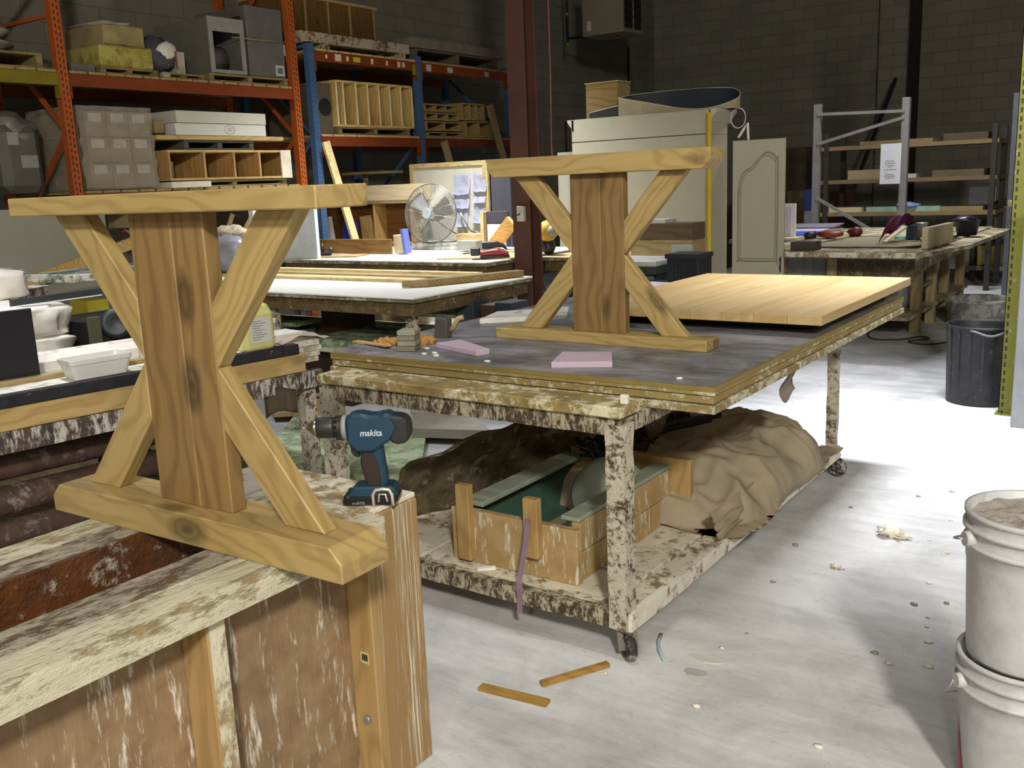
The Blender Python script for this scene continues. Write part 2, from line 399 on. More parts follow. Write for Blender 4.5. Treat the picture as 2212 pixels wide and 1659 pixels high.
for y in (1.115, 0.25): M().b(-1.684, y, .03, -1.592, y+.045, .684, .003).o('stud', STUD, t); M().b(-1.5915, y+.004, .03, -1.588, y+.043, .684).o('plaster_edge', splat('A08C66', 'CFC8B2', .62, 9, (1, 1, .5)), t)
M().b(-1.684, 1.60, .0, -1.60, 1.625, .70, .003).o('stud', STUD, t)
ENDP = splat('967A52', 'D8D2C0', 0.33, 9, (1, 5, .10), 0.8, 0.3, '96764A')
M().b(-1.70, 1.626, .0, -1.60, 1.80, .752, .004).o('end_post', ENDP, t)
M().b(-2.2, 1.62, .0, -2.1, 1.80, .752, .004).o('end_post', ENDP, t)
M().b(-2.2, 1.30, .752, -1.605, 1.80, .766, .003).o('end_cap', splat('9C8660', 'D6CFBC', 0.6, 5, (1, 1, 1), 0.9, 0.5), t)
M().b(-1.69, Y0, .0, -1.59, Y1-.2, .045, .004).o('bottom_plate', CRUST, t)
M().cyl((-1.64, 1.60, .20), (-1.64, 1.592, .20), .012, n=10).o('bolt', STEEL, t)
st = M().b(-1.648, 1.5985, .36, -1.618, 1.5995, .392).o('price_sticker', plain('B8A77A', .6), t)
m = M()
for i in range(9): m.b(-1.642+i*.0022, 1.598, .368, -1.6412+i*.0022+(.0006 if i % 3 else .001), 1.5987, .386)
m.o('barcode', BLACK, st)

# ================================================================== CORDLESS DRILL
t = T('cordless_drill', 'blue and black cordless drill standing upright beside the left cedar table base', 'drill', (-1.645, 1.69, .766), radians(32), None, True)
t.scale = (1.0, 1.0, 1.07); BLUE = plain('14374C', 0.45, 0, 0.1); DRK = plain('20201F', 0.5); GRIP = plain('2A2118', 0.8)
m = M(); hz = .185
body = [(-.055, .150), (-.055, .213), (-.04, .222), (-.01, .222), (.0, .217), (.03, .217), (.04, .222), (.06, .219), (.073, .204), (.078, .18), (.055, .155), (.03, .142), (.012, .128), (-.03, .128), (-.045, .145)]
m.prism([(u, v) for u, v in body], 'xz', -.029, .029, .007).o('body', BLUE, t)
M().prism([(.05, .216), (.088, .212), (.103, .2), (.105, .165), (.096, .15), (.066, .146), (.05, .16), (.066, .19)], 'xz', -.031, .031, .006).o('rear_cap', DRK, t)
M().cyl((-.056, 0, hz), (-.068, 0, hz), .030, .029, 24).o('gear_ring', GREY, t)
cl = M().cyl((-.068, 0, hz), (-.086, 0, hz), .028, .027, 24)
for i in range(14):
    a = i*2*pi/14; cl.ob((-.077, .028*cos(a), hz+.028*sin(a)), (.016, .003, .005), Matrix.Rotation(a, 3, 'X'))
cl.o('clutch_ring', DRK, t)
ck = M().lathe((-.087, 0, hz), [(.012, 0), (.024, .002), (.025, .008), (.025, .04), (.023, .046)], 24, (-1, 0, 0)).o('chuck', plain('2B2A26', .45), t)
M().lathe((-.132, 0, hz), [(.0235, 0), (.019, .012), (.010, .022), (.008, .024), (.0, .024)], 24, (-1, 0, 0)).o('chuck_nose', plain('A59C8C', .25, .9), ck)
M().cyl((-.155, 0, hz), (-.192, 0, hz), .0028, .0022, 8).cyl((-.192, 0, hz), (-.199, 0, hz), .0015, .003, 6).o('drill_bit', plain('8A8680', .3, .8), t)
hp = [(-.025, .13), (.030, .142), (.034, .10), (.039, .06), (.037, .036), (-.014, .036), (-.018, .06), (-.026, .10)]
M().prism(hp, 'xz', -.0165, .0165, .006).o('handle', BLUE, t)
M().prism([(-.024, .125), (-.012, .132), (.010, .130), (.021, .10), (.025, .06), (.023, .042), (-.0135, .042), (-.018, .06), (-.027, .10)], 'xz', -.0195, .0195, .005).o('grip', GRIP, t)
M().prism([(-.052, .145), (-.028, .145), (-.03, .112), (-.044, .116), (-.05, .125)], 'xz', -.009, .009, .002).o('trigger', BLACK, t)
M().prism([(-.065, .025), (-.045, .046), (.05, .046), (.062, .036), (.062, .02), (-.065, .02)], 'xz', -.033, .033, .004).o('foot', BLUE, t)
bt = M().prism([(-.078, .004), (-.07, 0), (.05, 0), (.064, .006), (.066, .022), (-.06, .024), (-.07, .03)], 'xz', -.036, .036, .005).o('battery', plain('15171A', .35), t)
place(text_mesh('makita', .0125, .0003), (-.035, -.0365, .0085), (1, 0, .05), (0, 0, 1)).o('battery_lettering', plain('8C8F92', .4), bt)
hk = [(.005, -.040, 0.0), (.004, -.040, .03), (.012, -.041, .041), (.03, -.041, .043), (.046, -.041, .041), (.052, -.04, .03), (.054, -.04, .002)]
M().tube(hk, .0042, 8).tube([(.018, -.04, .012), (.02, -.04, .03), (.036, -.04, .03), (.04, -.04, .012)], .003, 6).o('belt_hook', plain('C9B8A4', .4, .3), t)
place(text_mesh('makita', .021, .0004, .15, .0004), (.008, -.0298, .176), (1, 0, .0), (0, 0, 1)).o('lettering', plain('B9C2C4', .4), t)

# ================================================================== ROLLING WORKBENCH
t = T('rolling_workbench', 'big plaster-splashed rolling workbench with a dark laminate top, in the middle of the floor', 'workbench', (-2.0, 3.9, 0))
def top_mat():
    n = NT('scuffed_dark_laminate'); c = n.coords(rnd=False); c2 = n.coords((1, 4, 1), False, rot=(0, 0, .4))
    f = n.math('ADD', n.math('MULTIPLY', n.noise(c, 2.2, 7, .7, 1.5), .6), n.math('MULTIPLY', n.noise(c2, 3, 6, .7), .4))
    col = n.mix(n.ramp(f, [(.40, 0.0), (.66, .85)]), hexc('57565A'), hexc('A3A3A8'))
    return n.done(col, n.ramp(f, [(.4, .35), (.6, .6)]))
TX0, TX1, TY0, TY1 = -2.84, -1.165, 2.72, 5.12
M().b(TX0+.012, TY0+.012, .885, TX1-.012, TY1-.012, .9).o('laminate_top', top_mat(), t)
EDGE = splat('8A7548', 'C6BEA2', 0.32, 9, (1, 1, 1.2), 0.8, 0.5, '94804E')
EDGE2 = splat('837046', 'CCC4AA', 0.45, 9, (1, 1, 1.2), 0.85, 0.7, '8E7C50')
for z0, z1, mt, g in ((.872, .898, EDGE, 0), (.845, .870, EDGE, -.004), (.815, .843, EDGE2, .004)):
    M().b(TX0-g, TY0-g, z0, TX1+g, TY1+g, z1-.001 if z1 < .89 else .884, .002).o('plywood_layer', mt, t)
M().b(TX0, TY0, .885, TX1, TY0+.011, .9).b(TX1-.011, TY0+.012, .885, TX1, TY1, .9).b(TX0, TY0+.012, .885, TX0+.011, TY1, .9).b(TX0+.012, TY1-.011, .885, TX1-.012, TY1, .9).o('edge_band', plain('82703E', .6), t)
FXL, FXR, FYF, FYB = -2.70, -1.39, 2.53, 4.78
LUMP = RAILPL
M().b(-2.69, 2.50, .825, -1.375, 2.63, .862, .004).o('front_plank', splat('97824F', 'CFC8A8', 0.42, 6, (1, 1, 1), .85, .5), t)
M().b(-2.69, 2.64, .775, -1.40, 2.70, .813, .004).o('front_plank', splat('97824F', 'CFC8A8', 0.42, 6, (1, 1, 1), .85, .5), t)
def lumpy(m, amp=.004, fr=22):
    bmesh.ops.subdivide_edges(m.bm, edges=[e for e in m.bm.edges if e.calc_length() > .12], cuts=14, use_grid_fill=True)
    for v in m.bm.verts:
        v.co += noise.noise_vector(v.co*fr)*amp
    return m
lumpy(M().b(-2.69, 2.52, .765, -1.39, 2.57, .824)).o('frame_rail', LUMP, t)
lumpy(M().b(-1.435, 2.571, .765, -1.385, 4.76, .814)).o('frame_rail', LUMP, t)
lumpy(M().b(-2.69, 2.571, .765, -2.64, 4.76, .814)).o('frame_rail', LUMP, t)
lumpy(M().b(-2.69, 4.761, .765, -1.39, 4.81, .814)).o('frame_rail', LUMP, t)
for x, y, w in ((-1.408, 2.55, .066), (-2.672, 2.55, .066), (-1.408, 4.785, .05), (-2.672, 4.785, .05), (-2.56, 3.7, .045)):
    lumpy(M().b(x-w/2, y-w/2, .115, x+w/2, y+w/2, .80), .005, 14).o('leg', STEELPL, t)
SHELFM = splat('8C7B58', 'D2CAB6', 0.62, 6, (1, 1, 1), .9, .4)
for x0, x1 in ((-2.66, -2.30), (-2.297, -1.93), (-1.927, -1.47), (-1.455, -1.385)):
    M().b(x0, 2.56, .145, x1, 4.76, .168, .003).o('shelf_board', SHELFM, t)
lumpy(M().b(-2.69, 2.52, .115, -1.385, 2.559, .17)).o('shelf_rail', LUMP, t)
lumpy(M().b(-1.385, 2.53, .11, -1.36, 4.78, .17)).o('shelf_rail', splat('8C7050', 'D8D2C4', .7, 10, (1, 1, 1), .9, .6), t)
lumpy(M().b(-2.70, 2.56, .115, -2.662, 4.78, .165)).o('shelf_rail', LUMP, t)
def caster(x, y, a, par, z=.115, r=.048):
    f = M().b(x-.03, y-.03, z-.012, x+.03, y+.03, z-.004).o('caster', plain('8A857C', .5, .5), par)
    dx, dy = cos(a), sin(a); nx, ny = -dy, dx; cx, cy = x+dx*.02, y+dy*.02
    m = M()
    for s in (-1, 1): m.beam((x+nx*s*.02, y+ny*s*.02, z-.012), (cx+nx*s*.02, cy+ny*s*.02, r-.01), .03, .004, (dx, dy, 0))
    m.o('fork', plain('7C776E', .5, .5), f)
    w = M(); q = V((nx, ny, 0))
    w.lathe(V((cx, cy, r))-q*.014, [(0, 0), (r*.55, 0), (r*.6, -.003), (r-.006, 0), (r, .006), (r, .022), (r-.006, .028), (r*.6, .031), (r*.55, .028), (0, .028)], 24, q)
    w.o('wheel', splat('2A2826', '9A968E', .42, 20, (1, 1, 1), .7, .3), f)
caster(-1.40, 2.56, -0.7, t); caster(-1.40, 4.80, -.2, t, .115, .05); caster(-2.66, 2.56, .4, t); caster(-2.66, 4.78, .4, t)

# ------------------------------------------------------------------ new table top and what lies on the bench
def slab_mat():
    n = NT('glued_pine_boards')
    base = n.coords(rnd=False); ri = n.n('ShaderNodeNewGeometry').outputs['Random Per Island']
    base = n.n('ShaderNodeVectorMath', {'operation': 'ADD'}, i0=base, i1=n.math('MULTIPLY', ri, 31.0)).outputs[0]
    def sc(v): return n.n('ShaderNodeVectorMath', {'operation': 'MULTIPLY'}, i0=base, i1=v).outputs[0]
    g = n.math('ADD', n.math('MULTIPLY', n.noise(sc((26, 1.3, 26)), 1, 4), .6), n.math('MULTIPLY', n.noise(sc((6, .6, 6)), 1, 3), .5))
    col = n.mix(n.ramp(g, [(.38, 0.0), (.72, 1.0)]), hexc('C2AC80'), hexc('A48854'))
    col = n.mix(n.math('MULTIPLY', ri, .45), col, hexc('BA9862'))
    vo = n.n('ShaderNodeTexVoronoi', None, Vector=sc((6, 2.2, 6)), Scale=1.0).outputs[0]
    col = n.mix(n.ramp(vo, [(.06, .8), (.10, .4), (.16, 0.0)]), col, hexc('6E4A22'))
    return n.done(col, .5)
m = M(); nb = 8; bw = (2.28-1.155)/nb
for i in range(nb): m.b(-2.28+i*bw, 3.75, .945, -2.28+(i+1)*bw-.0012, 5.22, .985, .002)
tag(m.o('table_top', slab_mat()), 'new glued pine table top lying flat at the far end of the rolling workbench', 'table top')
for i, (y, w) in enumerate(((3.93, 'near'), (5.0, 'far'))):
    tag(M().b(-2.2, y, .9, -1.24, y+.06, .945, .002).o('spacer_batten', plain('26231F', .7)), 'dark batten under the %s end of the new pine table top' % w, 'batten')
PINK = plain('B7A3B4', .8, 0, .05)
tag(M().prism([(-2.476, 2.963), (-2.437, 3.073), (-2.185, 2.934), (-2.203, 2.874)], 'xy', .9, .922, .002).o('foam_offcut', PINK), 'pointed pink foam offcut left of the cedar base on the dark bench top', 'foam offcut', 'pink foam offcuts on the dark bench top')
tag(M().prism([(-1.81, 2.79), (-1.884, 2.984), (-1.712, 3.055), (-1.615, 2.885)], 'xy', .9, .922, .002).o('foam_offcut', PINK), 'squarish pink foam offcut in front of the cedar base on the dark bench top', 'foam offcut', 'pink foam offcuts on the dark bench top')
R = Matrix.Rotation(.4, 3, 'Z'); m = M()
t = T('layered_block', 'small grey block of stacked board pieces near the left corner of the dark bench', 'block', (-2.55, 2.89, .9))
for k in range(4): M().ob((-2.555+.004*(k % 2), 2.885, .911+k*.0215), (.075, .085, .02), R, .002).o('layer', plain('8E8A78', .8) if k % 2 else plain('7A765F', .8), t)
tag(M().beam((-2.92, 2.95, .904), (-2.66, 2.875, .912), .03, .006).o('wood_shim', PLY_X), 'thin tan shim poking over the left edge of the dark bench', 'shim')
for k, (x, y, r, w) in enumerate(((-2.72, 2.97, .075, 'behind the shim'), (-2.62, 3.03, .06, 'behind the grey layered block'))):
    m = M()
    for i in range(26):
        a, q = random.random()*6.28, random.random()**.5*r
        m.blob((x+q*cos(a), y+q*sin(a), .907+.012*(1-q/r)*random.random()), .012+.01*random.random(), 1, .6, 2, i)
    tag(m.o('shavings_heap', plain('A87A36', .8, 0, .3, 60)), 'small heap of orange brown shavings %s on the dark bench' % w, 'shavings', 'heaps of shavings')
t = T('spring_clamp', 'dark clamp standing on the dark bench behind the heap of shavings', 'clamp', (-2.62, 3.19, .9))
M().prism([(-2.66, .9), (-2.59, .9), (-2.585, .985), (-2.65, .99)], 'xz', 3.17, 3.21, .003).o('jaw', plain('4A4844', .6), t)
M().tube([(-2.59, 3.2, .93), (-2.57, 3.2, .95), (-2.55, 3.21, .985), (-2.53, 3.22, .99)], .012, 8).o('handle', plain('A08A66', .6), t)
tag(M().prism([(-2.71, 3.57), (-2.79, 3.82), (-2.535, 4.095), (-2.39, 3.84)], 'xy', .9, .924, .002).o('board_offcut', splat('B8B4A2', 'DAD8D0', .6, 5)), 'pale square board lying on the dark bench behind the cedar base', 'board')
for i, (x, y) in enumerate(((-2.40, 2.86), (-2.36, 2.82), (-2.43, 2.83), (-2.5, 2.93), (-2.1, 2.80), (-1.32, 2.80))):
    tag(M().blob((x, y, .903), (.016, .011, .005), 1, .5, 3, i).o('plaster_chip', PLASTER), 'tiny plaster chip lying on the dark bench top', 'plaster chip', 'plaster chips on the dark bench top')
tag(M().b(-1.40, 2.54, .863, -1.375, 2.56, .893, .003).o('plaster_lump', PLASTER), 'white plaster lump on the near right corner of the rolling workbench ledge', 'plaster lump')
m = M().grid(lambda u, v: V((-1.30+.02*sin(v*6), 3.74+.16*u, .80-.17*v-.02*sin(u*5))), 6, 8, .008)
tag(m.o('hanging_scrap', plain('B9ADA2', .8)), 'pale curled scrap hanging under the right edge of the rolling workbench', 'scrap')
# ================================================================== ON THE LOWER SHELF
t = T('wooden_crate', 'open wooden crate lined in green on the lower shelf of the rolling workbench', 'crate', (-1.9, 3.0, .168))
CR = splat('AC9164', 'D6CEBA', .32, 9, (2.2, 2.2, .5), .8, .25, '9C8052')
def zr(m): return m
M().b(-2.18, 2.64, .169, -1.63, 2.675, .37, .003).o('front_board', CR, t)
M().b(-1.675, 2.677, .278, -1.64, 3.40, .385, .003).o('side_board', CR, t); M().b(-1.675, 2.677, .169, -1.64, 3.30, .274, .003).o('side_board', CR, t)
M().b(-2.17, 2.677, .169, -2.135, 3.40, .385, .003).o('side_board', CR, t)
M().b(-2.12, 3.402, .169, -1.56, 3.44, .43, .003).o('end_board', wood('A88A58', '806238', 'Z', .5, 5), t)
GREEN = plain('3E5C50', .5, 0, .15)
M().b(-2.13, 2.68, .17, -1.68, 3.40, .18).o('liner_floor', GREEN, t)
M().beam((-2.128, 2.68, .28), (-2.128, 3.40, .28), .006, .2).o('liner_side', GREEN, t); M().beam((-1.682, 2.68, .28), (-1.682, 3.40, .28), .006, .2).o('liner_side', GREEN, t)
m = M()
for k in range(3): m.b(-2.02+k*.12, 2.70, .181, -1.99+k*.12, 3.38, .20)
m.o('liner_rib', plain('8A8262', .7), t)
M().b(-2.15, 2.68, .372, -2.06, 3.4, .392, .003).o('rim_strip', plain('8C9484', .7), t); M().b(-1.72, 2.68, .386, -1.645, 3.4, .402, .003).o('rim_strip', plain('8C9484', .7), t)
for x in (-2.1, -1.80): M().b(x-.03, 2.605, .185 if x < -2 else .25, x+.03, 2.638, .475 if x < -2 else .47, .003).o('stake', wood('B0925E', '8A6C3C', 'Z', .5, 6), t)
m = M().lathe((-1.80, 3.18, .33), [(.0, .10), (.05, .094), (.10, .07), (.14, .03), (.155, -.02), (.16, -.025), (.15, -.03), (.10, .05), (0, .085)], 32, (.32, -.62, .62))
tag(m.o('plastic_cone', plain('8E9688', .45)), 'grey green plastic dome sitting inside the wooden crate', 'dome')
m = M().grid(lambda u, v: V((-1.805+.03*v+.008*sin(v*4)+(u-.5)*.022, 2.60-.098*min(1, v/.6)-.012*max(0, v-.6), .40-.31*v)), 2, 18, .002)
tag(m.o('ribbon', plain('A48A9E', .7)), 'pink ribbon hanging from the wooden crate down to the floor', 'ribbon')
tag(M().beam((-2.02, 2.575, .176), (-1.97, 2.62, .176), .016, .012).o('plaster_sliver', WHITE), 'white sliver on the shelf edge in front of the wooden crate', 'sliver')

def crease(p, fr, amp): 
    n = noise.noise(p*fr); return amp*(1-abs(n)*2.4)
def mound(cx, cy, ax, ay, h, z0, seed, fold=.035):
    def f(u, v):
        x, y = (u*2-1), (v*2-1); rr = (abs(x)**3.2+abs(y)**3.2)**(1/3.2)
        e = max(0.0, 1-rr**3.0)**.5
        p = V((cx+x*ax*(1+.10*noise.noise(V((y*2, seed, 0)))), cy+y*ay*(1+.07*noise.noise(V((x*3, 0, seed)))), 0))
        q = V((p.x*1.3, p.y*2.0, seed))
        z = z0+h*e*(1+.25*noise.noise(q*1.6))+(crease(q, 2.6, fold)+crease(q+V((3, 1, 2)), 6.0, fold*.45))*min(1, e*2+.25)
        return V((p.x, p.y, max(z0, z)))
    return f
m = M().grid(mound(-1.86, 4.0, .55, .72, .185, .17, 3.3, .045), 90, 110, .003)
PAPER = plain('C6B69C', .85, 0, .14, 4, .15)
o = tag(m.o('paper_sheet', PAPER), 'crumpled tan paper sheet heaped on the right half of the lower shelf', 'paper sheet')
m = M().grid(lambda u, v: V((-1.40+.04*u*(1-v)+.03*noise.noise(V((u*5, v*7, 1)))*(1-v*.7), 3.24+v*1.02+.05*noise.noise(V((u*3, v*3, 2))), .285-.10*u*(1-.5*v)+.02*noise.noise(V((u*4, v*9, 5)))+.0*v)), 20, 60, .003)
tag(m.o('paper_flap', PAPER), 'loose edge of tan paper hanging over the right side of the lower shelf', 'paper flap')
# dark stiffened cloth at the left of the crate
DRAPE = splat('9A8C6C', 'D4CCB2', .30, 9, (1, 1, 1), .9, .7, '6C6048')
def drape(u, v):
    a = V((-2.78+.1*u, 2.72+.55*u, .70)); x = -2.34-.30*(1-v)**1.0+.85*u*(1-.25*(1-v)); q = min(1.0, u/.36); y = 2.66+.84*q*q*(3-2*q)+.12*u+.10*(1-v)*(1-u)
    z = .17+.62*(1-(1-v)**1.7)*(.55+.45*min(1, u*1.8))-.10*max(0, u-.6)
    p = V((x, y, z)); w = noise.noise(p*4)
    return p+V((.06*w*(1-q)+.02*noise.noise(p*13), .08*w*(1-q)+.012*noise.noise(p*11), .03*noise.noise(p*7)))
m = M().grid(drape, 44, 44, .006)
tag(m.o('stiff_cloth', DRAPE), 'dark plaster-spotted cloth slumped under the bench left of the wooden crate', 'cloth')
t = T('black_netting', 'tangle of black netting wound on a wooden stick above the tan paper', 'netting', (-1.85, 3.7, .40))
m = M()
for k in range(34):
    y = 3.25+k*.024; w = .15*(1-k/40); pts = [(-1.93+.06*k/34+w*(1.6*random.random()-.8), y+.08*(random.random()-.5), .41+.09*random.random()) for _ in range(7)]
    m.tube(pts, .004+.004*random.random(), 5)
m.tube([(-1.9, 3.6, .43), (-1.86, 3.85, .43), (-1.78, 4.1, .42)], .02, 8).tube([(-1.92, 3.55, .46), (-1.83, 3.9, .45), (-1.75, 4.15, .43)], .014, 8)
m.o('net', plain('1A1B1D', .6), t)
M().cyl((-1.77, 4.12, .43), (-1.68, 4.32, .42), .016, .013, 10).o('stick', plain('8A7A60', .7), t)

# ================================================================== FLOOR LITTER
t1 = wood('A98440', '7C5A22', 'X', 0, 6)
tag(M().beam((-1.543, 2.262, .008), (-1.424, 2.478, .008), .022, .016, bev=.001).o('wood_strip', t1), 'short wood strip on the floor nearest the bench caster', 'wood strip', 'wood strips on the floor')
tag(M().beam((-1.70, 2.152, .006), (-1.465, 2.180, .006), .034, .012, bev=.001).o('wood_strip', t1), 'short wood strip on the floor nearer the casting mould', 'wood strip', 'wood strips on the floor')
tag(M().tube([(-1.372, 2.755, .006), (-1.355, 2.70, .008), (-1.325, 2.645, .008), (-1.279, 2.592, .006)], .006, 6).o('plastic_curl', plain('9FB0B4', .5)), 'pale blue curl of plastic on the floor right of the front caster', 'plastic curl')
rnd = random.Random(5)
for i in range(46):
    while True:
        x, y = rnd.uniform(-1.9, -.35), rnd.uniform(1.9, 4.9)
        if (x > -1.33 and y > 2.5) or (y < 2.45 and x > -1.56 + .0): break
    if x > -.7 and y < 2.7: y += 1.2
    r = rnd.uniform(.004, .012)
    tag(M().blob((x, y, r*.4), (r*1.4, r, r*.6), 1, .7, 3, i).o('plaster_crumb', PLASTER if i % 3 else plain('8E887A', .9)), 'small plaster crumb lying on the dusty floor', 'plaster crumb', 'plaster crumbs on the floor')
for x, y, s, l in ((-.93, 4.07, .05, 'largest plaster chunk on the floor, right of the workbench'), (-1.03, 3.62, .02, 'round white plaster chunk on the floor below the larger one')):
    m = M().blob((x, y, s*.4), (s, s*.65, s*.45), 3, 1.3, 2.6, 4)
    tag(m.o('plaster_chunk', PLASTER), l, 'plaster chunk')
def flake(x, y, rx, ry, seed): 
    r_ = random.Random(seed); return M().prism([(x+rx*cos(a*.698)*r_.uniform(.6, 1.1), y+ry*sin(a*.698)*r_.uniform(.6, 1.1)) for a in range(9)], 'xy', 0, .004)
tag(flake(-1.16, 2.58, .05, .03, 8).o('plaster_flake', plain('A9A8A4', .9)), 'flat grey plaster flake on the floor right of the blue curl', 'plaster flake')
tag(flake(-1.18, 2.68, .06, .025, 2).o('plaster_flake', plain('BDBAB2', .9)), 'thin pale flake on the floor behind the flat grey one', 'plaster flake')
tag(M().tube([(-1.10, 1.93, .002), (-1.06, 1.96, .004), (-1.0, 1.94, .002), (-.97, 1.99, .003), (-.9, 2.02, .002)], .0022, 5).o('dry_twig', plain('8C7C62', .8)), 'thin dry fibre on the floor at the bottom of the picture', 'fibre')

# ================================================================== PAILS
PAIL = splat('A8AAAE', 'C4C5C8', .55, 2, (1, 1, 1), .45, .1, 'BDBDBA')
def pail(z, label, fill):
    cx, cy = -.235, 2.455
    t = T('plastic_pail', label, 'pail', (cx, cy, z), 0, 'stacked white pails')
    pr = [(0, .004), (.130, .004), (.134, 0), (.137, .01), (.148, .245), (.150, .25), (.150, .285), (.158, .287), (.158, .296), (.151, .298), (.151, .326), (.160, .328), (.160, .337), (.152, .34), (.152, .36), (.158, .363), (.158, .372), (.150, .374), (.146, .37), (.140, .30), (0, .30)]
    M().lathe((cx, cy, z), pr, 56).o('body', PAIL, t)
    if fill:
        m = M()
        m.grid(lambda u, v: V((cx+.145*v*cos(u*2*pi), cy+.145*v*sin(u*2*pi), z+.352+.014*noise.noise(V((v*cos(u*2*pi)*5, v*sin(u*2*pi)*5, 0)))+.008*noise.noise(V((v*cos(u*2*pi)*16, v*sin(u*2*pi)*16, 0))))), 56, 14)
        m.o('contents', plain('9C948A', .95, 0, .1, 30, .6), t)
    a0 = atan2(.58, .815)+pi
    for s in (0, pi):
        a = a0+s; M().cyl((cx+.148*cos(a), cy+.148*sin(a), z+.31), (cx+.172*cos(a), cy+.172*sin(a), z+.31), .02, .018, 12).o('handle_boss', PAIL, t)
    pts = []
    for k in range(25):
        b = pi*k/24; d = V((cos(a0)*cos(b)*.178+sin(a0)*sin(b)*.172, sin(a0)*cos(b)*.178-cos(a0)*sin(b)*.172, 0))
        if fill: pts.append(V((cx, cy, z+.31-.06*sin(b)))+d)
        else: pts.append(V((cx, cy, z+.31-.13*sin(b)**.7))+d)
    w = M().tube(pts, .0025, 6).o('wire_handle', plain('B8B4AC', .4, .5), t)
    M().tube(pts[10:15], .009, 8).o('hand_grip', WHITE, w)
    if not fill:
        M().grid(lambda u, v: V((cx+(.1395+.0095*v)*cos(a0-.25+.3*u*(1-v)), cy+(.1395+.0095*v)*sin(a0-.25+.3*u*(1-v)), z+.02+.19*v)), 6, 8).o('red_label', plain('A8414A', .5), t)
pail(0, 'white plastic pail under the full one at the right edge', False)
pail(.368, 'white plastic pail full of grey plaster, stacked on another at the right edge', True)

# ================================================================== RIGHT EDGE: POSTS, BIN, TUB
def slotted_post(name, label, x0, y0, w, d, h, mat, group=None):
    t = T(name, label, 'rack post', (x0, y0, 0), 0, group)
    m = M().b(x0, y0, 0, x0+w, y0+.004, h).b(x0, y0, 0, x0+.004, y0+d, h).b(x0+w-.004, y0, 0, x0+w, y0+d, h); m.o('channel', mat, t)
    M().b(x0-.02, y0-.02, 0, x0+w+.02, y0+d+.02, .006).o('foot_plate', mat, t)
    return t
YEL = splat('707224', 'B0AE90', .2, 16, (1, 1, .6), .6, .3, '6A6C1C')
slotted_post('rack_post', 'yellow slotted rack post at the right edge behind the pails', -.885, 6.50, .105, .07, 4.2, slotted(YEL, (.02, .085), .03, .012))
tag(M().b(-.775, 6.20, 0, -.665, 6.28, 1.30, .004).o('post_guard', plain('8E9096', .5, .3)), 'grey steel guard standing before the yellow rack post', 'post guard')
t = T('waste_bin', 'black ribbed waste bin beside the yellow rack post', 'bin', (-1.05, 6.84, 0))
BIN = splat('151418', '66646A', .20, 14, (1, 1, .8), .55, .2, '2B2A30')
M().lathe((-1.05, 6.84, 0), [(0, .002), (.198, 0), (.205, .01), (.218, .50), (.226, .503), (.226, .52), (.218, .52), (.209, .50), (.196, .03), (0, .025)], 48).o('body', BIN, t)
m = M()
for k in range(18):
    a = k*2*pi/18; m.beam((-1.05+.202*cos(a), 6.84+.202*sin(a), .03), (-1.05+.2195*cos(a), 6.84+.2195*sin(a), .495), .012, .006, (cos(a), sin(a), 0))
m.o('ribs', BIN, t)
M().tube([(-1.05+.228*cos(a), 6.84+.228*sin(a), .50-.03*sin((a+1.75)*2.9)**2) for a in [-1.75+.11*i for i in range(11)]], .008, 6).o('handle', plain('6E6E72', .5), t)
t = T('round_tub', 'wide grey mixing tub standing behind the black bin', 'tub', (-1.62, 10.15, 0))
TUB = splat('8C8A88', 'B9B7B2', .45, 5, (1, 1, 1), .6, .2)
M().lathe((-1.62, 10.15, 0), [(0, .004), (.24, 0), (.25, .02), (.285, .235), (.31, .245), (.315, .262), (.30, .272), (.28, .262), (.27, .24), (.235, .03), (0, .025)], 48).o('body', TUB, t)
pts = [(-2.44, 10.6, .55), (-2.47, 10.3, .25), (-2.46, 9.8, .03), (-2.40, 9.2, .008), (-2.26, 8.97, .008), (-2.05, 9.05, .008), (-1.95, 9.25, .008), (-1.85, 9.15, .008), (-1.98, 8.95, .008), (-1.80, 8.85, .008), (-1.66, 9.02, .008), (-1.55, 8.95, .008), (-1.40, 9.0, .008)]
def smooth(pts, n=8):
    P = [V(p) for p in pts]; out = []
    for i in range(len(P)-1):
        a, b, c, d = P[max(i-1, 0)], P[i], P[i+1], P[min(i+2, len(P)-1)]
        for k in range(n):
            q = k/n; out.append(.5*((2*b)+(c-a)*q+(2*a-5*b+4*c-d)*q*q+(3*b-a-3*c+d)*q**3))
    return out+[P[-1]]
tag(M().tube(smooth(pts), .007, 6).o('power_cable', plain('2A2A2A', .6)), 'black power cable looping across the floor toward the black bin', 'cable')
# ================================================================== LEFT BENCH
LB, LR = (-3.70, 2.55, 0), radians(-8)
t = T('casting_bench', 'low casting bench with black edging and plaster-crusted rail, behind the left cedar table base', 'bench', LB, LR, None, True)
BAND = splat('3A3230', 'C4BEB2', .48, 11, (1.6, 1.6, .55), .9, .7, '57463C')
M().b(-1.05, -2.4, .772, -.05, .86, .80, .002).o('bench_top', splat('B0AC9C', 'D4D0C4', .6, 4), t)
M().b(-.05, -2.4, .752, 0, .70, .802, .003).o('edge_strip', splat('26232A', '8F8C8C', .14, 9), t)
pk = M().b(-.05, -2.4, .655, -.012, .74, .75, .003).o('edge_plank', wood('BCA26C', '8E7038', 'Y', .7, 5), t)
m = M()
for i, (n_, z) in enumerate(((5, .728), (4, .715), (5, .702), (3, .69), (4, .678))):
    for j in range(n_): m.b(-.0122, -.16+j*.013, z, -.0114, -.16+j*.013+.008, z+.005)
m.o('lumber_stamp', plain('5A4A2E', .7), pk)
m = M().b(-.06, -2.4, .565, -.014, .84, .652); lumpy(m, .003, 30).o('rail', BAND, t)
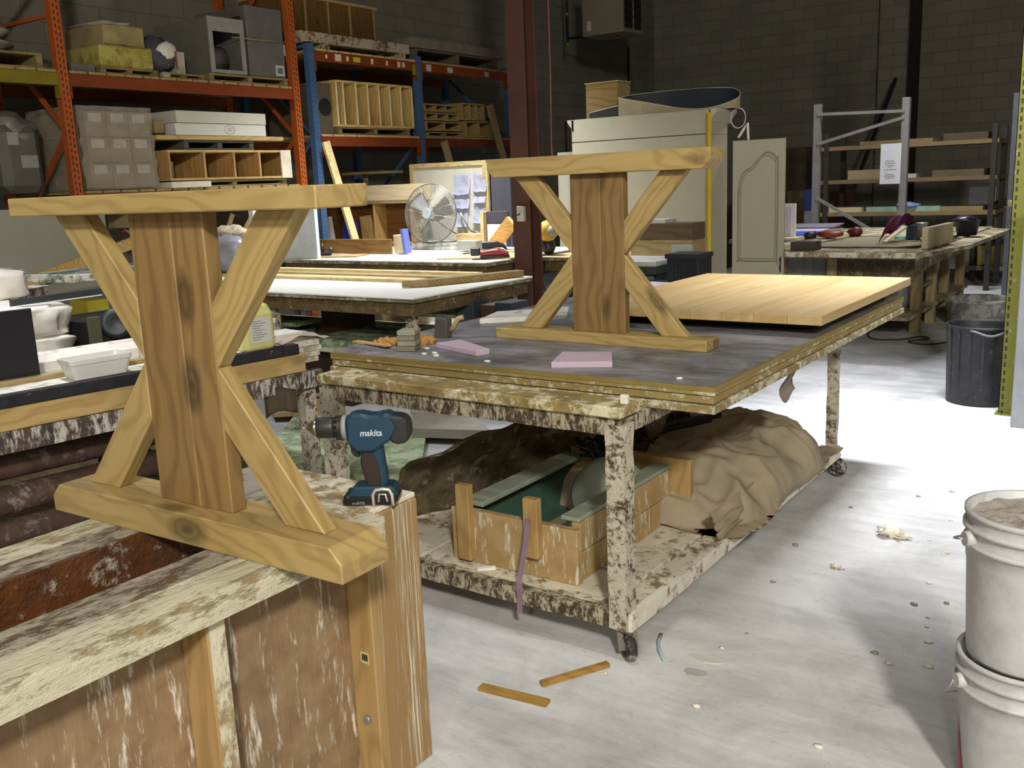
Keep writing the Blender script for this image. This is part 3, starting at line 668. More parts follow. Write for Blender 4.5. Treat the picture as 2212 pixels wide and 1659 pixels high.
for k, z in enumerate((.745, .717, .689)): M().b(-1.0, .70-.0, z, -.048, .87-.012*k, z+.026, .002).o('end_layer', splat('B8AE92', 'D2CCB8', .5, 6), t)
for x, y in ((-.09, .78), (-.95, .78), (-.09, -1.1)): M().b(x-.035, y-.035, 0, x+.035, y+.035, .565).o('leg', STEELPL, t)
M().b(-.95, -2.4, .10, -.06, .70, .12).o('shelf', splat('8E7A58', 'CFC8B4', .3, 4), t)
for k, (x0, z0, s) in enumerate(((-.26, .40, .13), (-.22, .26, .125), (-.20, .121, .12))):
    tag(M().cyl(V(LB)+Matrix.Rotation(LR, 3, 'Z')@V((x0, -2.3, z0+s/2)), V(LB)+Matrix.Rotation(LR, 3, 'Z')@V((x0+.02, .45-.1*k, z0+s/2)), s/2, n=20).o('timber_pole', splat('5C4438', '8C8078', .28, 6, (1, 1, 1), .8, .3)), '%s of three dusty brown poles stacked under the casting bench' % ('topmost', 'middle', 'lowest')[k], 'pole', 'brown poles under the bench')
def L(x, y, z): return V(LB)+Matrix.Rotation(LR, 3, 'Z')@V((x, y, z))
RL = Matrix.Rotation(LR, 3, 'Z')
tag(M().ob(L(-.27, -.67, .955), (.02, .44, .305), RL, .002).o('black_board', plain('17151D', .5)), 'matt black board standing on edge at the left of the casting bench', 'board')
tag(M().ob(L(-.235, -.5, .81), (.05, 1.1, .02), RL, .002).o('brown_batten', DIM_Y), 'brown batten lying along the casting bench in front of the black board', 'batten')
tag(M().ob(L(-.50, -.15, .825), (.22, .75, .05), RL, .003).o('white_board', plain('CFCBC0', .6)), 'thick white board lying on the casting bench behind the white tub', 'board')
tag(M().ob(L(-.55, .30, .835), (.30, .50, .03), RL @ Matrix.Rotation(.05, 3, 'X'), .003).o('tan_board', plain('BFAE92', .6)), 'tan board with white spots lying on the casting bench beyond the white tub', 'board')
t = T('plastic_tub', 'white rectangular plastic tub standing on the black edge of the casting bench', 'tub', L(-.115, -.27, .802), LR, None, True)
m = M(); w, d, h, tp, k = .060, .115, .085, 1.16, .006
def rr(w, d, r=.02, n=4):
    out = []
    for cx, cy, a in ((w-r, d-r, 0), (-w+r, d-r, 90), (-w+r, -d+r, 180), (w-r, -d+r, 270)):
        out += [(cx+r*cos(radians(a+90*i/n)), cy+r*sin(radians(a+90*i/n))) for i in range(n+1)]
    return out
def loft(m, rings):
    rows = [[m.bm.verts.new((x, y, z)) for x, y in pts] for pts, z in rings]
    for A, B in zip(rows, rows[1:]):
        for i in range(len(A)): m.bm.faces.new((A[i], A[(i+1) % len(A)], B[(i+1) % len(A)], B[i]))
    m.bm.faces.new(rows[0][::-1]); m.bm.faces.new(rows[-1]); return m
loft(m, [(rr(w, d), 0), (rr(w*tp, d*tp), h-.02), (rr(w*tp+.004, d*tp+.004), h-.02), (rr(w*tp+.004, d*tp+.004), h), (rr(w*tp-.004, d*tp-.004), h), (rr(w-.005, d-.005), .008)])
m.o('body', plain('CFCFCA', .35, 0, .04), t)
tag(M().lathe(L(-.25, .05, .802), [(0, 0), (.05, 0), (.055, .005), (.055, .075), (.05, .085), (0, .085)], 28).o('plaster_puck', plain('D4D2C8', .6)), 'round white container half hidden behind the white tub', 'container')
t = T('plastic_jug', 'pale yellow plastic jug with a white label, standing on the casting bench', 'jug', L(-.10, .50, .802), LR, None, True)
loft(M(), [(rr(.075, .085, .03), 0), (rr(.08, .09, .03), .01), (rr(.08, .09, .03), .17), (rr(.065, .075, .03), .21), (rr(.028, .03, .02), .245), (rr(.022, .022, .015), .25), (rr(.022, .022, .015), .265)]).o('body', plain('C4BF7E', .35, 0, .05), t)
M().cyl((0, 0, .262), (0, 0, .29), .026, .025, 16).o('cap', plain('D8D2AC', .5), t)
lb = M().b(.0803, -.055, .035, .0815, .06, .155).o('label', plain('BFC0B8', .6, 0, .03), t)
m = M()
for i in range(9):
    m.b(.0815, -.045, .05+i*.011, .0818, -.045+.09*(.5+.5*((i*7) % 5)/5), .053+i*.011)
m.o('label_print', plain('6E706A', .6), lb)
M().tube([(-.02, .07, .21), (-.03, .105, .2), (-.03, .112, .15), (-.02, .09, .12)], .012, 8).o('handle', plain('C4BF7E', .35, 0, .05), t)
for i, (x, y, dx, dy, z) in enumerate(((-.30, .78, .16, .5, .802), (-.42, .70, .16, .30, .83), (-.55, .82, .2, .4, .855))):
    tag(M().ob(L(x, y-.15, z+.012), (dx, dy, .024), RL, .002).o('white_offcut', plain('D2CEC6', .6)), '%s of the white board offcuts on the casting bench beside the jug' % ('front', 'middle', 'rear')[i], 'board offcut', 'white board offcuts by the jug')
m = M().grid(lambda u, v: L(-.03-.34*u, .62+.3*v+.06*u, .803+.028*sin(pi*min(1, v*1.15))*(1-.6*u)+.012*noise.noise(V((u*4, v*4, 0)))), 14, 14, .002)
tag(m.o('folded_paper', plain('D6C8B8', .7, 0, .05)), 'folded cream paper lying on the right end of the casting bench', 'paper')

# ------------------------------------------------------------------ behind the left bench
t = T('wrapped_pallet', 'white sacks under clear plastic film on a pallet behind the casting bench', 'pallet of sacks', (-5.6, 2.2, 0))
SACK = plain('D4CEC4', .5, 0, .05)
M().b(-6.2, 1.4, .0, -5.08, 2.97, .13).o('pallet', DIM_X, t)
for k in range(6):
    xk = -5.62 if k < 5 else -5.88; wk = .56 if k < 5 else .30
    m = M().blob((xk, 2.2+.02*(k % 2), .225+.17*k), (wk, .80, .098), 4, .08, 3.0, k, .32)
    m.o('sack', SACK, t)
m = M()
m.grid(lambda u, v: V((-5.56-.6*v, 1.45+1.5*u, 1.165+.05*noise.noise(V((u*5, v*5, 3))))), 40, 20)
m.o('plastic_film', film('E8E6DC', .2), t)
t = T('straightedge', 'long dark straightedge with a white lower edge lying on the wrapped sacks', 'straightedge', (-5.0, 3.0, 1.06))
a, b = Wx(22, 655, -5.16), Wx(217, 629, -5.16)
M().beam(a, b, .02, .035, bev=.001).o('bar', plain('2F3436', .5), t); M().beam(a-V((0, 0, .021)), b-V((0, 0, .021)), .024, .006).o('light_edge', WHITE, t)
t = T('drywall_sheet', 'big grey drywall sheet leaning behind the wrapped sacks at the left', 'drywall', (-6.6, 3.4, 0))
M().beam((-6.75, 1.6, .755), (-6.75, 4.25, .755), .03, 1.50).o('sheet', plain('8A8777', .8, 0, .04), t)
a, b = Wx(20, 628, -6.71), Wx(292, 522, -6.71)
tag(M().beam(a, b, .04, .085, bev=.002).o('leaning_batten', wood('C2A264', '8E6A30', 'X', .6)), 'pine batten lying slantwise against the big grey drywall sheet', 'batten')
t = T('brush_rack', 'dirty wooden trough with a white upper edge in front of the grey drywall sheet', 'trough', (-6.2, 3.0, .9))
a, b = Wx(0, 634, -6.1), Wx(98, 617, -6.1)
M().beam(a-V((0, .2, .05)), b-V((0, 0, .05)), .05, .09).o('board', splat('6A5A50', 'B9A79C', .5, 16, (1, 2, .5)), t); M().beam(a-V((0, .2, -.005)), b-V((0, 0, -.005)), .08, .012).o('top_edge', WHITE, t)
a = Wx(100, 612, -6.0); tag(M().ob(a+V((0, .42, .03)), (.5, .85, .05), Matrix.Rotation(.1, 3, 'Z'), .003).o('green_board', splat('5E7466', 'D6D2C2', .5, 3)), 'thick green edged board lying behind the dark straightedge', 'board')
t = T('wheeled_machine', 'black machine with a green wheel seen between the left cedar braces', 'machine', (-5.3, 3.25, 0))
c0 = Wx(247, 700, -5.0); c0.y += .03
M().b(-5.6, c0.y-.12, .05, -5.06, c0.y+.40, .86).o('housing', plain('1A1A18', .6), t)
M().lathe(c0+V((-.03, 0, 0)), [(0, 0), (.07, 0), (.085, .01), (.085, .04), (.06, .045), (.03, .03), (0, .03)], 30, (.85, -.5, .1)).o('wheel', plain('222A2A', .5), t)
M().b(-5.06, c0.y-.16, .05, -5.02, c0.y-.10, .9).o('frame_post', plain('4C4E3A', .6), t); M().b(-5.06, c0.y+.14, .05, -5.02, c0.y+.2, .9).o('frame_post', plain('9C9A5E', .6), t)
c1 = Wx(202, 665, -5.9); tag(M().b(-6.0, c1.y-.1, 0, -5.8, c1.y+.05, c1.z+.06).o('yellow_crate', plain('A89A2E', .5)), 'yellow crate seen between the wrapped sacks and the black machine', 'crate')
# cement-mixer like drum, papers and boards seen behind the left trestle
c2 = Wy(505, 545, 5.55)
t = T('heap_of_rags', 'grey plastic bag with dusty rags on the bench between the cedar post and brace', 'bag', c2)
m = M().blob(c2+V((-.1, 0, -.02)), (.30, .2, .17), 3, .35, 2.0, 3); m.o('bag', film('8E8E96', 1.0, .3), t)
M().blob(c2+V((-.12, .12, .10)), (.30, .12, .12), 3, .5, 2.5, 8).o('rag', plain('B7A88E', .9), t)
t = T('dark_cabinet', 'white framed dark cabinet with two slanting laths behind the cedar post', 'cabinet', Wy(520, 500, 6.1))
a, b = Wy(470, 452, 6.1), Wy(556, 575, 6.1)
M().b(a.x, 6.12, .9, b.x, 6.5, a.z).o('carcass', plain('33291C', .8), t); M().b(a.x, 6.08, a.z-.02, b.x+.02, 6.5, a.z+.015).o('top_rail', WHITE, t); M().b(b.x-.03, 6.08, .9, b.x+.03, 6.5, a.z-.02).o('side_rail', plain('D4D0D0', .6), t)
for p, q in (((503, 462), (484, 520)), ((548, 460), (512, 530))):
    M().beam(Wy(*p, 6.1), Wy(*q, 6.06), .04, .02, (0, 1, 0)).o('lath', PINE_X, t)
a = Wy(565, 452, 6.4); tag(M().b(a.x, 6.38, .9, a.x+.75, 6.42, a.z+.05).o('pale_sheet', plain('B9C0C0', .7)), 'pale grey sheet standing right of the white framed dark cabinet', 'sheet')
a, b = Wy(205, 455, 5.2), Wy(292, 600, 5.2)
t = T('white_board', 'white board with a red smear behind the left cedar brace', 'board', (a.x, 5.22, .85))
M().b(max(a.x, -7.42), 5.20, .851, b.x+.05, 5.23, a.z).o('sheet', plain('C9C6C4', .6, 0, .04), t)
a, b = Wy(232, 452, 5.15), Wy(288, 492, 5.15); M().b(a.x, 5.14, b.z, b.x, 5.19, a.z).o('tan_card', plain('A3936A', .7), t)
m = M().tube([Wy(262, 503, 5.19), Wy(272, 497, 5.19), Wy(280, 502, 5.19)], .012, 6); m.o('red_smear', plain('B07A7A', .7), t)
a = Wz(262, 590, .86); tag(M().ob(a+V((0, 0, .03)), (.5, .06, .05), Matrix.Rotation(.3, 3, 'Z')).o('black_box', plain('1E2022', .5)), 'small black box in front of the white board with the red smear', 'box')
# boards on the floor between the benches
a = Wz(640, 900, .05)
tag(M().prism([(p.x, p.y) for p in (Wz(560, 1000, .04), Wz(905, 1040, .04), Wz(925, 905, .04), Wz(640, 890, .04))], 'xy', .0, .04).o('green_sheet', splat('8C9A70', 'B0BC96', .5, 2.5, (1, 1, 1), .8, .1)), 'dusty pale green sheet on the floor behind the drill', 'sheet')
tag(M().prism([(p.x, p.y) for p in (Wz(590, 893, .07), Wz(735, 885, .07), Wz(700, 830, .07), Wz(560, 830, .07))], 'xy', .042, .07).o('tan_sheet', PLY_X), 'tan sheet lying low between the casting bench and the rolling workbench', 'sheet')
tag(M().tube(smooth([Wz(590, 840, .08), Wz(630, 853, .08), Wz(690, 858, .08)]), .006, 6).o('black_hose', BLACK), 'black hose lying across the tan sheet', 'hose')
tag(M().prism([(p.x, p.y) for p in (Wz(890, 925, .10), Wz(1060, 930, .10), Wz(1010, 885, .10), Wz(900, 880, .10))], 'xy', .042, .10).o('pale_carton', plain('A39A8A', .8)), 'pale carton behind the rolling workbench leg near the drill', 'carton')
tag(M().grid(lambda u, v: Wz(575, 905, .45)+V((.1*u, .12*u, .12*v+.03*u+.02*sin(u*4))), 5, 5, .006).o('grey_flap', plain('6A5E4C', .9)), 'grey stiff flap sticking up behind the left cedar brace', 'flap')

# ================================================================== WHITE-TOPPED TABLE (middle)
TF = splat('4C3A20', 'A39C80', .28, 13, (1.4, 1.4, .8), .9, .8, '6A5630')
def casting_table(name, label, x0, x1, y0, y1, z, topmat, legs, group=None):
    t = T(name, label, 'table', ((x0+x1)/2, (y0+y1)/2, 0), 0, group)
    M().b(x0, y0, z-.012, x1, y1, z, .002).o('top_sheet', topmat, t)
    M().b(x0+.005, y0+.005, z-.035, x1-.005, y1-.005, z-.014).o('underboard', splat('7E7458', 'B0AA90', .4, 6), t)
    i = .03
    for bx in ((x0+i, y0+i, x1-i, y0+i+.05), (x0+i, y1-i-.05, x1-i, y1-i), (x0+i, y0+i+.051, x0+i+.05, y1-i-.051), (x1-i-.05, y0+i+.051, x1-i, y1-i-.051)):
        lumpy(M().b(bx[0], bx[1], z-.125, bx[2], bx[3], z-.036), .003, 25).o('rail', TF, t)
    for x, y in legs: lumpy(M().b(x-.03, y-.03, .0, x+.03, y+.03, z-.126), .003, 20).o('leg', STEELPL, t)
    M().b(x0+.1, y0+.1, .42, x1-.1, y1-.1, .45).o('shelf', splat('6E7A5A', 'A5AE8A', .5, 3), t)
    return t
t2 = casting_table('casting_table', 'white topped casting table in the middle distance, left of the steel column', -7.45, -4.03, 4.62, 6.0, .85, plain('E8E6DE', .45, 0, .03), ((-4.16, 4.74), (-4.16, 5.9), (-7.3, 4.74), (-7.3, 5.9), (-5.5, 4.74)))
M().b(-6.9, 4.66, .80, -4.1, 4.72, .815).o('tie_bar', TF, t2)
caster(-4.0, 5.1, 0, t2, .10, .045)
a, b = Wz(868, 622, .853), Wz(1118, 596, .853)
d = (b-a).normalized(); n_ = V((-d.y, d.x, 0))
t = T('bent_plank', 'dark edged plank with a mitred end lying across the right side of the white table', 'plank', a)
M().prism([(a.x, a.y), ((a+d*.16-n_*.09).x, (a+d*.16-n_*.09).y), ((b-n_*.09).x, (b-n_*.09).y), (b.x, b.y)], 'xy', .853, .90, .002).o('plank', wood('9A824E', '62491F', 'X', .2), t)
for i, (y, y2, z, mt, l) in enumerate(((5.36, 5.50, .023, PINE_X, 'nearest'), (5.55, 5.66, .03, DIM_X, 'middle'), (5.72, 5.80, .045, PINE_X, 'farthest'))):
    tag(M().b(-6.9, y, .85, -4.65+.15*i, y2, .85+z, .002).o('long_board', mt), '%s of the long thin boards along the back of the white table' % l, 'board', 'long boards on the white table')
tag(M().prism([(p.x, p.y) for p in (Wz(905, 608, .85), Wz(985, 602, .85), Wz(970, 596, .85), Wz(915, 600, .85))], 'xy', .85, .862).o('white_sheet', WHITE), 'small bright white sheet on the white table near the plank', 'sheet')
GB = [splat('5E6E56', '9AA484', .5, 4), splat('6E7A5C', 'AEB694', .5, 4)]
for i, (x, y, z, w, d_, h) in enumerate(((-6.0, 5.0, .45, .8, .5, .04), (-6.05, 5.02, .49, .7, .3, .04), (-5.75, 5.1, .53, .4, .3, .035), (-6.2, 5.1, .53, .3, .35, .06), (-4.75, 5.1, .45, .9, .6, .05), (-5.45, 5.45, .452, .3, .3, .16))):
    w_ = ('broad board lowest in the green pile at left', 'second board of the green pile', 'small board on top of the green pile, right', 'small board on top of the green pile, left', 'broad green board at the right', 'upright brown block in the middle')[i]
    tag(M().ob((x, y, z+h/2), (w, d_, h), Matrix.Rotation(.1*(i % 3-1), 3, 'Z'), .003).o('green_board', GB[i % 2] if i < 5 else plain('5E4A2A', .8)), w_ + ' on the shelf of the white table', 'board', 'boards under the white table')
a = Wy(815, 720, 4.9); tag(M().lathe((a.x, 4.9, .20), [(0, 0), (.03, 0), (.04, .03), (.05, .1), (.035, .13), (.055, .17), (.06, .2), (.03, .21), (.03, .23), (0, .23)], 20).o('dark_fitting', plain('2C3330', .4)), 'dark turned fitting under the white table, left of its corner leg', 'fitting')
tag(M().b(a.x-.16, 5.0, .0, a.x+.2, 5.03, .40).o('white_board', plain('CFCBC0', .6)), 'white board standing behind the dark turned fitting', 'board')
tag(M().b(a.x-.95, 4.85, .0, a.x-.25, 5.2, .40).o('dark_box', plain('2B1D12', .8)), 'dark brown box on the floor under the white table', 'box')
for k, dx in enumerate((-1.05, -1.3)): tag(M().beam((a.x+dx, 4.75, .0), (a.x+dx+.1*(1-2*k), 4.75, .42), .03, .02).o('green_stick', plain('A5B095', .7)), '%s pale green stick standing under the white table' % ('right', 'left')[k], 'stick')
a = Wy(945, 640, 5.4)
for i, (px, w, h, c, l) in enumerate(((1010, .16, .30, '3A424C', 'dark blue'), (1060, .12, .28, '4E3A22', 'brown'), (1095, .14, .30, '2E3A42', 'slate coloured'))):
    p = Wy(px, 640, 5.3); tag(M().b(p.x-w/2, 5.25, .45, p.x+w/2, 5.45, .45+h, .004).o('carton', plain(c, .7)), '%s carton on the shelf at the right end of the white table' % l, 'carton', 'cartons under the white table')
# ================================================================== FAR TABLE WITH THE FAN
Z3 = .93
t3 = casting_table('casting_table', 'long casting table carrying the wire fan, under the pallet racks', -7.15, -4.68, 6.3, 7.97, .915, splat('B5B6B0', 'C9C6B4', .5, 2.5, (1, 1, 1), .6, .1), ((-4.8, 6.42), (-4.8, 7.9), (-7.0, 6.42), (-7.0, 7.9)))
tag(M().ob((-5.1, 7.0, .921), (.75, .9, .01), Matrix.Rotation(.25, 3, 'Z')).o('plywood_sheet', PLY_X), 'thin tan plywood sheet on the right end of the fan table', 'sheet')
tag(M().ob((-6.75, 6.62, .921), (.6, .3, .012), Matrix.Rotation(.35, 3, 'Z')).o('thin_board', DIM_X), 'thin grey board on the left front of the fan table', 'board')
t = T('black_clamp', 'small black clamp with an upright handle on the fan table', 'clamp', Wz(702, 552, .928))
a = Wz(702, 552, .928)
M().ob(a+V((0, 0, .018)), (.13, .05, .034), Matrix.Rotation(.4, 3, 'Z'), .008).o('body', BLACK, t); M().cyl(a+V((-.025, 0, .035)), a+V((-.03, 0, .115)), .014, .013, 10).o('handle', BLACK, t)
M().cyl(a+V((.055, .03, .034)), a+V((.055, .03, .075)), .022, .018, 12).o('knob', plain('2F3436', .5), t)
t = T('power_planer', 'red and black power tool lying on the right end of the fan table', 'power tool', Wz(1070, 556, .928))
a = Wz(1068, 556, .928); RZ = Matrix.Rotation(.6, 3, 'Z')
def at(m, a, rz): m.bm.transform(Matrix.Translation(a) @ Matrix.Rotation(rz, 4, 'Z')); return m
at(M().prism([(-.12, .0), (.13, 0), (.13, .02), (-.12, .02)], 'xz', -.045, .045, .004), a, .6).o('sole', BLACK, t)
at(M().prism([(-.125, .02), (.125, .02), (.12, .045), (.03, .075), (-.02, .072), (-.12, .06)], 'xz', -.05, .05, .01), a, .6).o('body', plain('7C1E1C', .4), t)
at(M().prism([(-.10, .075), (.0, .08), (.06, .09), (.12, .055), (.09, .11), (.02, .14), (-.1, .135)], 'xz', -.02, .02, .008).b(-.2, -.03, .02, -.12, .05, .09, .008), a, .6).o('handle', BLACK, t)
tag(M().tube(smooth([Wz(1000, 548, .933), Wz(1030, 545, .935), Wz(1045, 544, .935)]), .006, 6).o('black_rod', BLACK), 'thin black rod lying in front of the red power tool', 'rod')
# open plywood cabinet lying behind
t = T('plywood_cabinet', 'open brown plywood cabinet with two bays standing behind the fan', 'cabinet', (-7.4, 8.2, 0))
Yc = 8.07
a, m_, b = Wy(640, 440, Yc), Wy(806, 440, Yc), Wy(884, 440, Yc)
zt = Wy(830, 434, Yc).z; M().b(a.x, Yc+.01, 0, b.x, Yc+.22, .929).o('base', PLY_X, t); BI = wood('7C5626', '553810', 'X', 0, 5)
M().b(a.x, Yc+.20, .93, b.x, Yc+.22, zt).o('back', BI, t); M().b(a.x, Yc, .93, b.x, Yc+.2, .945).o('bottom', PLY_X, t)
M().b(a.x, Yc, zt-.02, b.x, Yc+.2, zt).o('top', PLY_X, t)
for x, l in ((a.x-.018, 'side'), (m_.x-.01, 'divider'), (b.x, 'side')): M().b(x, Yc, .945, x+.018, Yc+.199, zt-.021).o(l, PLY_Z, t)
p, q = Wy(726, 402, Yc), Wy(926, 380, Yc)
t = T('plywood_board', 'pale plywood board standing on the open brown cabinet', 'board', (p.x, Yc, zt))
M().b(p.x, Yc+.01, zt+.004, q.x, Yc+.035, p.z-.01).o('sheet', wood('D6C49E', 'BBA57C', 'X', 0, 4), t); M().b(p.x+.1, Yc-.012, zt-.03, q.x-.02, Yc+.008, zt+.0).o('lower_edge', DIM_X, t)
p, q = Wy(660, 545, 6.86), Wy(845, 545, 6.86)
tag(M().b(p.x, 6.86, .922, q.x, 6.885, 1.065, .002).o('brown_board', BROWN_X), 'brown board standing on edge in front of the open brown cabinet', 'board')
def stand(name, px0, px1, pyt, y, z0, th, mat, label, cat, lean=0.0, group=None, parent=None):
    a, b = Wy(px0, pyt, y), Wy(px1, pyt, y)
    h = a.z-z0
    m = M().ob(((a.x+b.x)/2, y+th/2+.03*0, z0+h/2), (b.x-a.x, th, h), Matrix.Rotation(lean, 3, 'Y'), .002)
    o = m.o(name, mat); return tag(o, label, cat, group)
BLU = plain('2B3A9A', .5)
stand('blue_block', 739, 768, 478, 8.1, .946, .03, BLU, 'blue faced block leaning in the left bay of the brown cabinet', 'block', .12)
stand('tan_plank', 778, 802, 466, 8.12, .946, .03, PLY_Z, 'tan plank leaning in the left bay of the brown cabinet beside the blue block', 'plank', -.12)
stand('white_strip', 690, 713, 470, 8.1, .946, .05, WHITE, 'white moulding strip at the left of the blue faced block', 'moulding', -.12)
stand('cream_block', 849, 868, 508, 6.95, .925, .1, plain('D2C39A', .6), 'cream block with a blue top beside the end of the brown board', 'block', 0)
stand('pale_block', 866, 872, 495, 6.90, .925, .08, plain('5A66B0', .5), 'narrow pale blue block leaning on the cream block', 'block', -.15)
# the fan
fb = Wz(968, 523, .985)
t = T('pedestal_fan', 'round wire-guard shop fan standing on the far casting table', 'fan', (fb.x, fb.y, .94))
fc = Wy(930, 462, fb.y-.1); ax = V((.165, -.954, .08)).normalized(); Rf = .295
GW = plain('9C9C94', .35, .7)
q = V((0, 0, 1)).rotation_difference(ax)
def fp(r, a, h): return fc + q @ V((r*cos(a), r*sin(a), h))
def guard(side):
    m = M(); hh = lambda r: side*(.075*(1-(r/Rf)**2.2))
    k = 0.06
    while k < Rf:
        m.ring(fc+ax*hh(k), ax, k, .0014, 44, 4); k += .0115
    m.ring(fc, ax, Rf, .005, 60, 6)
    for i in range(12):
        a = i*pi/6
        m.tube([fp(r, a, hh(r)) for r in (.05, .1, .15, .2, .25, Rf)], .0018, 4)
    return m
guard(1).o('front_guard', GW, t); guard(-1).o('rear_guard', GW, t)
M().cyl(fc+ax*.068, fc+ax*.082, .052, .048, 24).o('hub_badge', plain('8C9496', .4), t)
M().cyl(fc-ax*.07, fc-ax*.19, .07, .06, 24).o('motor', plain('5A5850', .5), t)
m = M()
for i in range(3):
    a = i*2*pi/3+.5
    m.grid(lambda u, v: fp(.05+.2*u, a+(v-.5)*(.9-.1*u), (v-.5)*.07), 6, 8, .002)
m.cyl(fc-ax*.03, fc+ax*.02, .055, n=20); m.o('blade', plain('A0A09A', .6), t)
side = V((.815, .58, 0))
m = M()
m.tube([fc+side*.30, fc+side*.31-V((0, 0, .1)), V((fb.x, fb.y, .985))+side*.22], .009, 8)
m.tube([fc+side*.30, fc+side*.34+V((.02, .05, -.18)), V((fb.x+.10, fb.y+.1, .985))+side*.30], .009, 8)
m.tube([V((fb.x, fb.y, .99))-side*.26, V((fb.x, fb.y, .99))+side*.26], .009, 8); m.o('stand', plain('6E6E6A', .4, .5), t)
M().tube(smooth([fc-ax*.12-V((0, 0, .06)), fc-ax*.1+side*.1-V((0, 0, .14)), fc-ax*.15+side*.22-V((0, 0, .22)), V((fb.x, fb.y, 1.0))+side*.33]), .005, 6).o('cord', BLACK, t)
m = M().b(fb.x-.45, fb.y-.12, .917, fb.x+.5, fb.y+.28, .945).b(fb.x-.40, fb.y-.1, .946, fb.x+.4, fb.y+.26, .982)
tag(m.o('board_stack', splat('A8A698', 'C4C2B4', .5, 4)), 'low stack of grey boards under the wire fan', 'board stack')
a, b = Wy(988, 537, 7.28), Wy(1029, 537, 7.28); tag(M().b(a.x, 7.28, .926, b.x, 7.38, 1.02, .002).o('grey_block', plain('8B8C84', .7)), 'grey block in front of the fan stand on its right', 'block')
# framed board with drawings
yb = 8.45
a, b = Wy(890, 355, yb), Wy(1046, 353, yb); c = Wy(1046, 535, yb)
t = T('drawing_board', 'wood framed white board hung with paper drawings behind the fan', 'board', (a.x, yb, 0))
M().b(a.x, yb, 0, b.x, yb+.02, a.z-.05).o('sheet', plain('D2CDB8', .6, 0, .04), t)
for x0, x1, z0, z1 in ((a.x-.03, b.x+.03, a.z-.05, a.z), (a.x-.03, a.x+.02, 0, a.z-.05), (b.x-.02, b.x+.03, 0, a.z-.05)): M().b(x0, yb-.02, z0, x1, yb+.03, z1, .002).o('frame', PINE_X, t)
PAP = plain('D9DCEC', .7, 0, .04)
for i, (x0, x1, y0, y1, w) in enumerate(((977, 1015, 377, 420, 'top left'), (1018, 1050, 375, 414, 'top right, with a lifted corner'), (979, 1014, 418, 450, 'second row left'), (1022, 1048, 408, 438, 'second row right'), (985, 1010, 446, 490, 'third row left'), (1018, 1052, 438, 482, 'third row right'))):
    p, q_ = Wy(x0, y0, yb-.03), Wy(x1, y1, yb-.03)
    m = M().grid(lambda u, v: V((p.x+(q_.x-p.x)*u+.01*v*(i % 2), yb-.012-.04*v*v-.02*noise.noise(V((u*3+i*4, v*3, i))), p.z+(q_.z-p.z)*v+.012*noise.noise(V((u*4, i, 0))))), 8, 8, .001)
    tag(m.o('paper_drawing', PAP), 'white paper drawing pinned on the framed board, %s' % w, 'paper', 'paper drawings on the framed board')
def slab(name, x0, x1, yt, yb_, y, th, mat, label, cat, rot=0):
    p, q_ = Wy(x0, yt, y), Wy(x1, yb_, y)
    return tag(M().ob(((p.x+q_.x)/2, y+th/2, (p.z+q_.z)/2), (q_.x-p.x, th, p.z-q_.z), Matrix.Rotation(rot, 3, 'Y'), .002).o(name, mat), label, cat)
slab('slate_board', 1058, 1108, 348, 537, 7.9, .03, plain('3E3E44', .6, 0, .12, 4), 'tall slate grey board between the framed board and the steel column', 'board')
slab('pine_lath', 1049, 1059, 352, 537, 7.92, .04, PINE_Z, 'narrow pine lath upright between the framed board and the slate board', 'lath')
slab('slate_offcut', 1050, 1100, 457, 530, 7.55, .02, plain('3C3A42', .6), 'low slate offcut in front of the tall slate board', 'board')
slab('speckled_board', 1052, 1092, 485, 533, 7.45, .02, plain('DEDCD8', .5), 'white speckled board leaning on the slate offcut', 'board')
slab('pine_post', 1036, 1046, 458, 525, 7.5, .06, PINE_Z, 'short upright pine post beside the white speckled board', 'post')
a, b = Wy(1066, 532, 7.2), Wy(1106, 478, 7.2)
tag(M().beam(a, b, .12, .05, (0, 1, 0)).o('leaning_plank', wood('D8B06A', 'AD8240', 'X', .3)), 'bright tan plank leaning to the right behind the red power tool', 'plank')
slab('low_shelf', 985, 1048, 505, 524, 7.6, .12, PLY_X, 'low open tan box right of the fan', 'box')
def leaner(a, b, w, th, up, mat, label):
    b = a+(b-a)*((a.z-.012)/(a.z-b.z)); tag(M().beam(a, b, w, th, up).o('leaning_board', mat), label, 'board', 'boards leaning by the racks')
leaner(Wx(703, 306, -7.42), Wx(732, 402, -7.36), .095, .03, (1, 0, 0), wood('DCCB98', 'B59A5E', 'X', .3), 'pale pine board leaning beside the first blue rack post')
a = Wy(745, 375, 8.3); tag(M().b(a.x-.1, 8.35, a.z-.02, a.x+.55, 8.7, a.z+.01).b(a.x+.1, 8.5, 0, a.x+.14, 8.54, a.z-.02).o('tan_ledge', DIM_X), 'tan ledge board sticking out behind the pale leaning board', 'board')
leaner(Wx(959, 305, -7.3), Wx(973, 355, -7.27), .10, .03, (1, 0, 0), DIM_X, 'dim tan board leaning under the second rack bay')
leaner(Wx(1057, 226, -7.35), Wx(1088, 345, -7.3), .11, .03, (1, 0, 0), DIM_X, 'long dim board leaning against the rack left of the steel column')
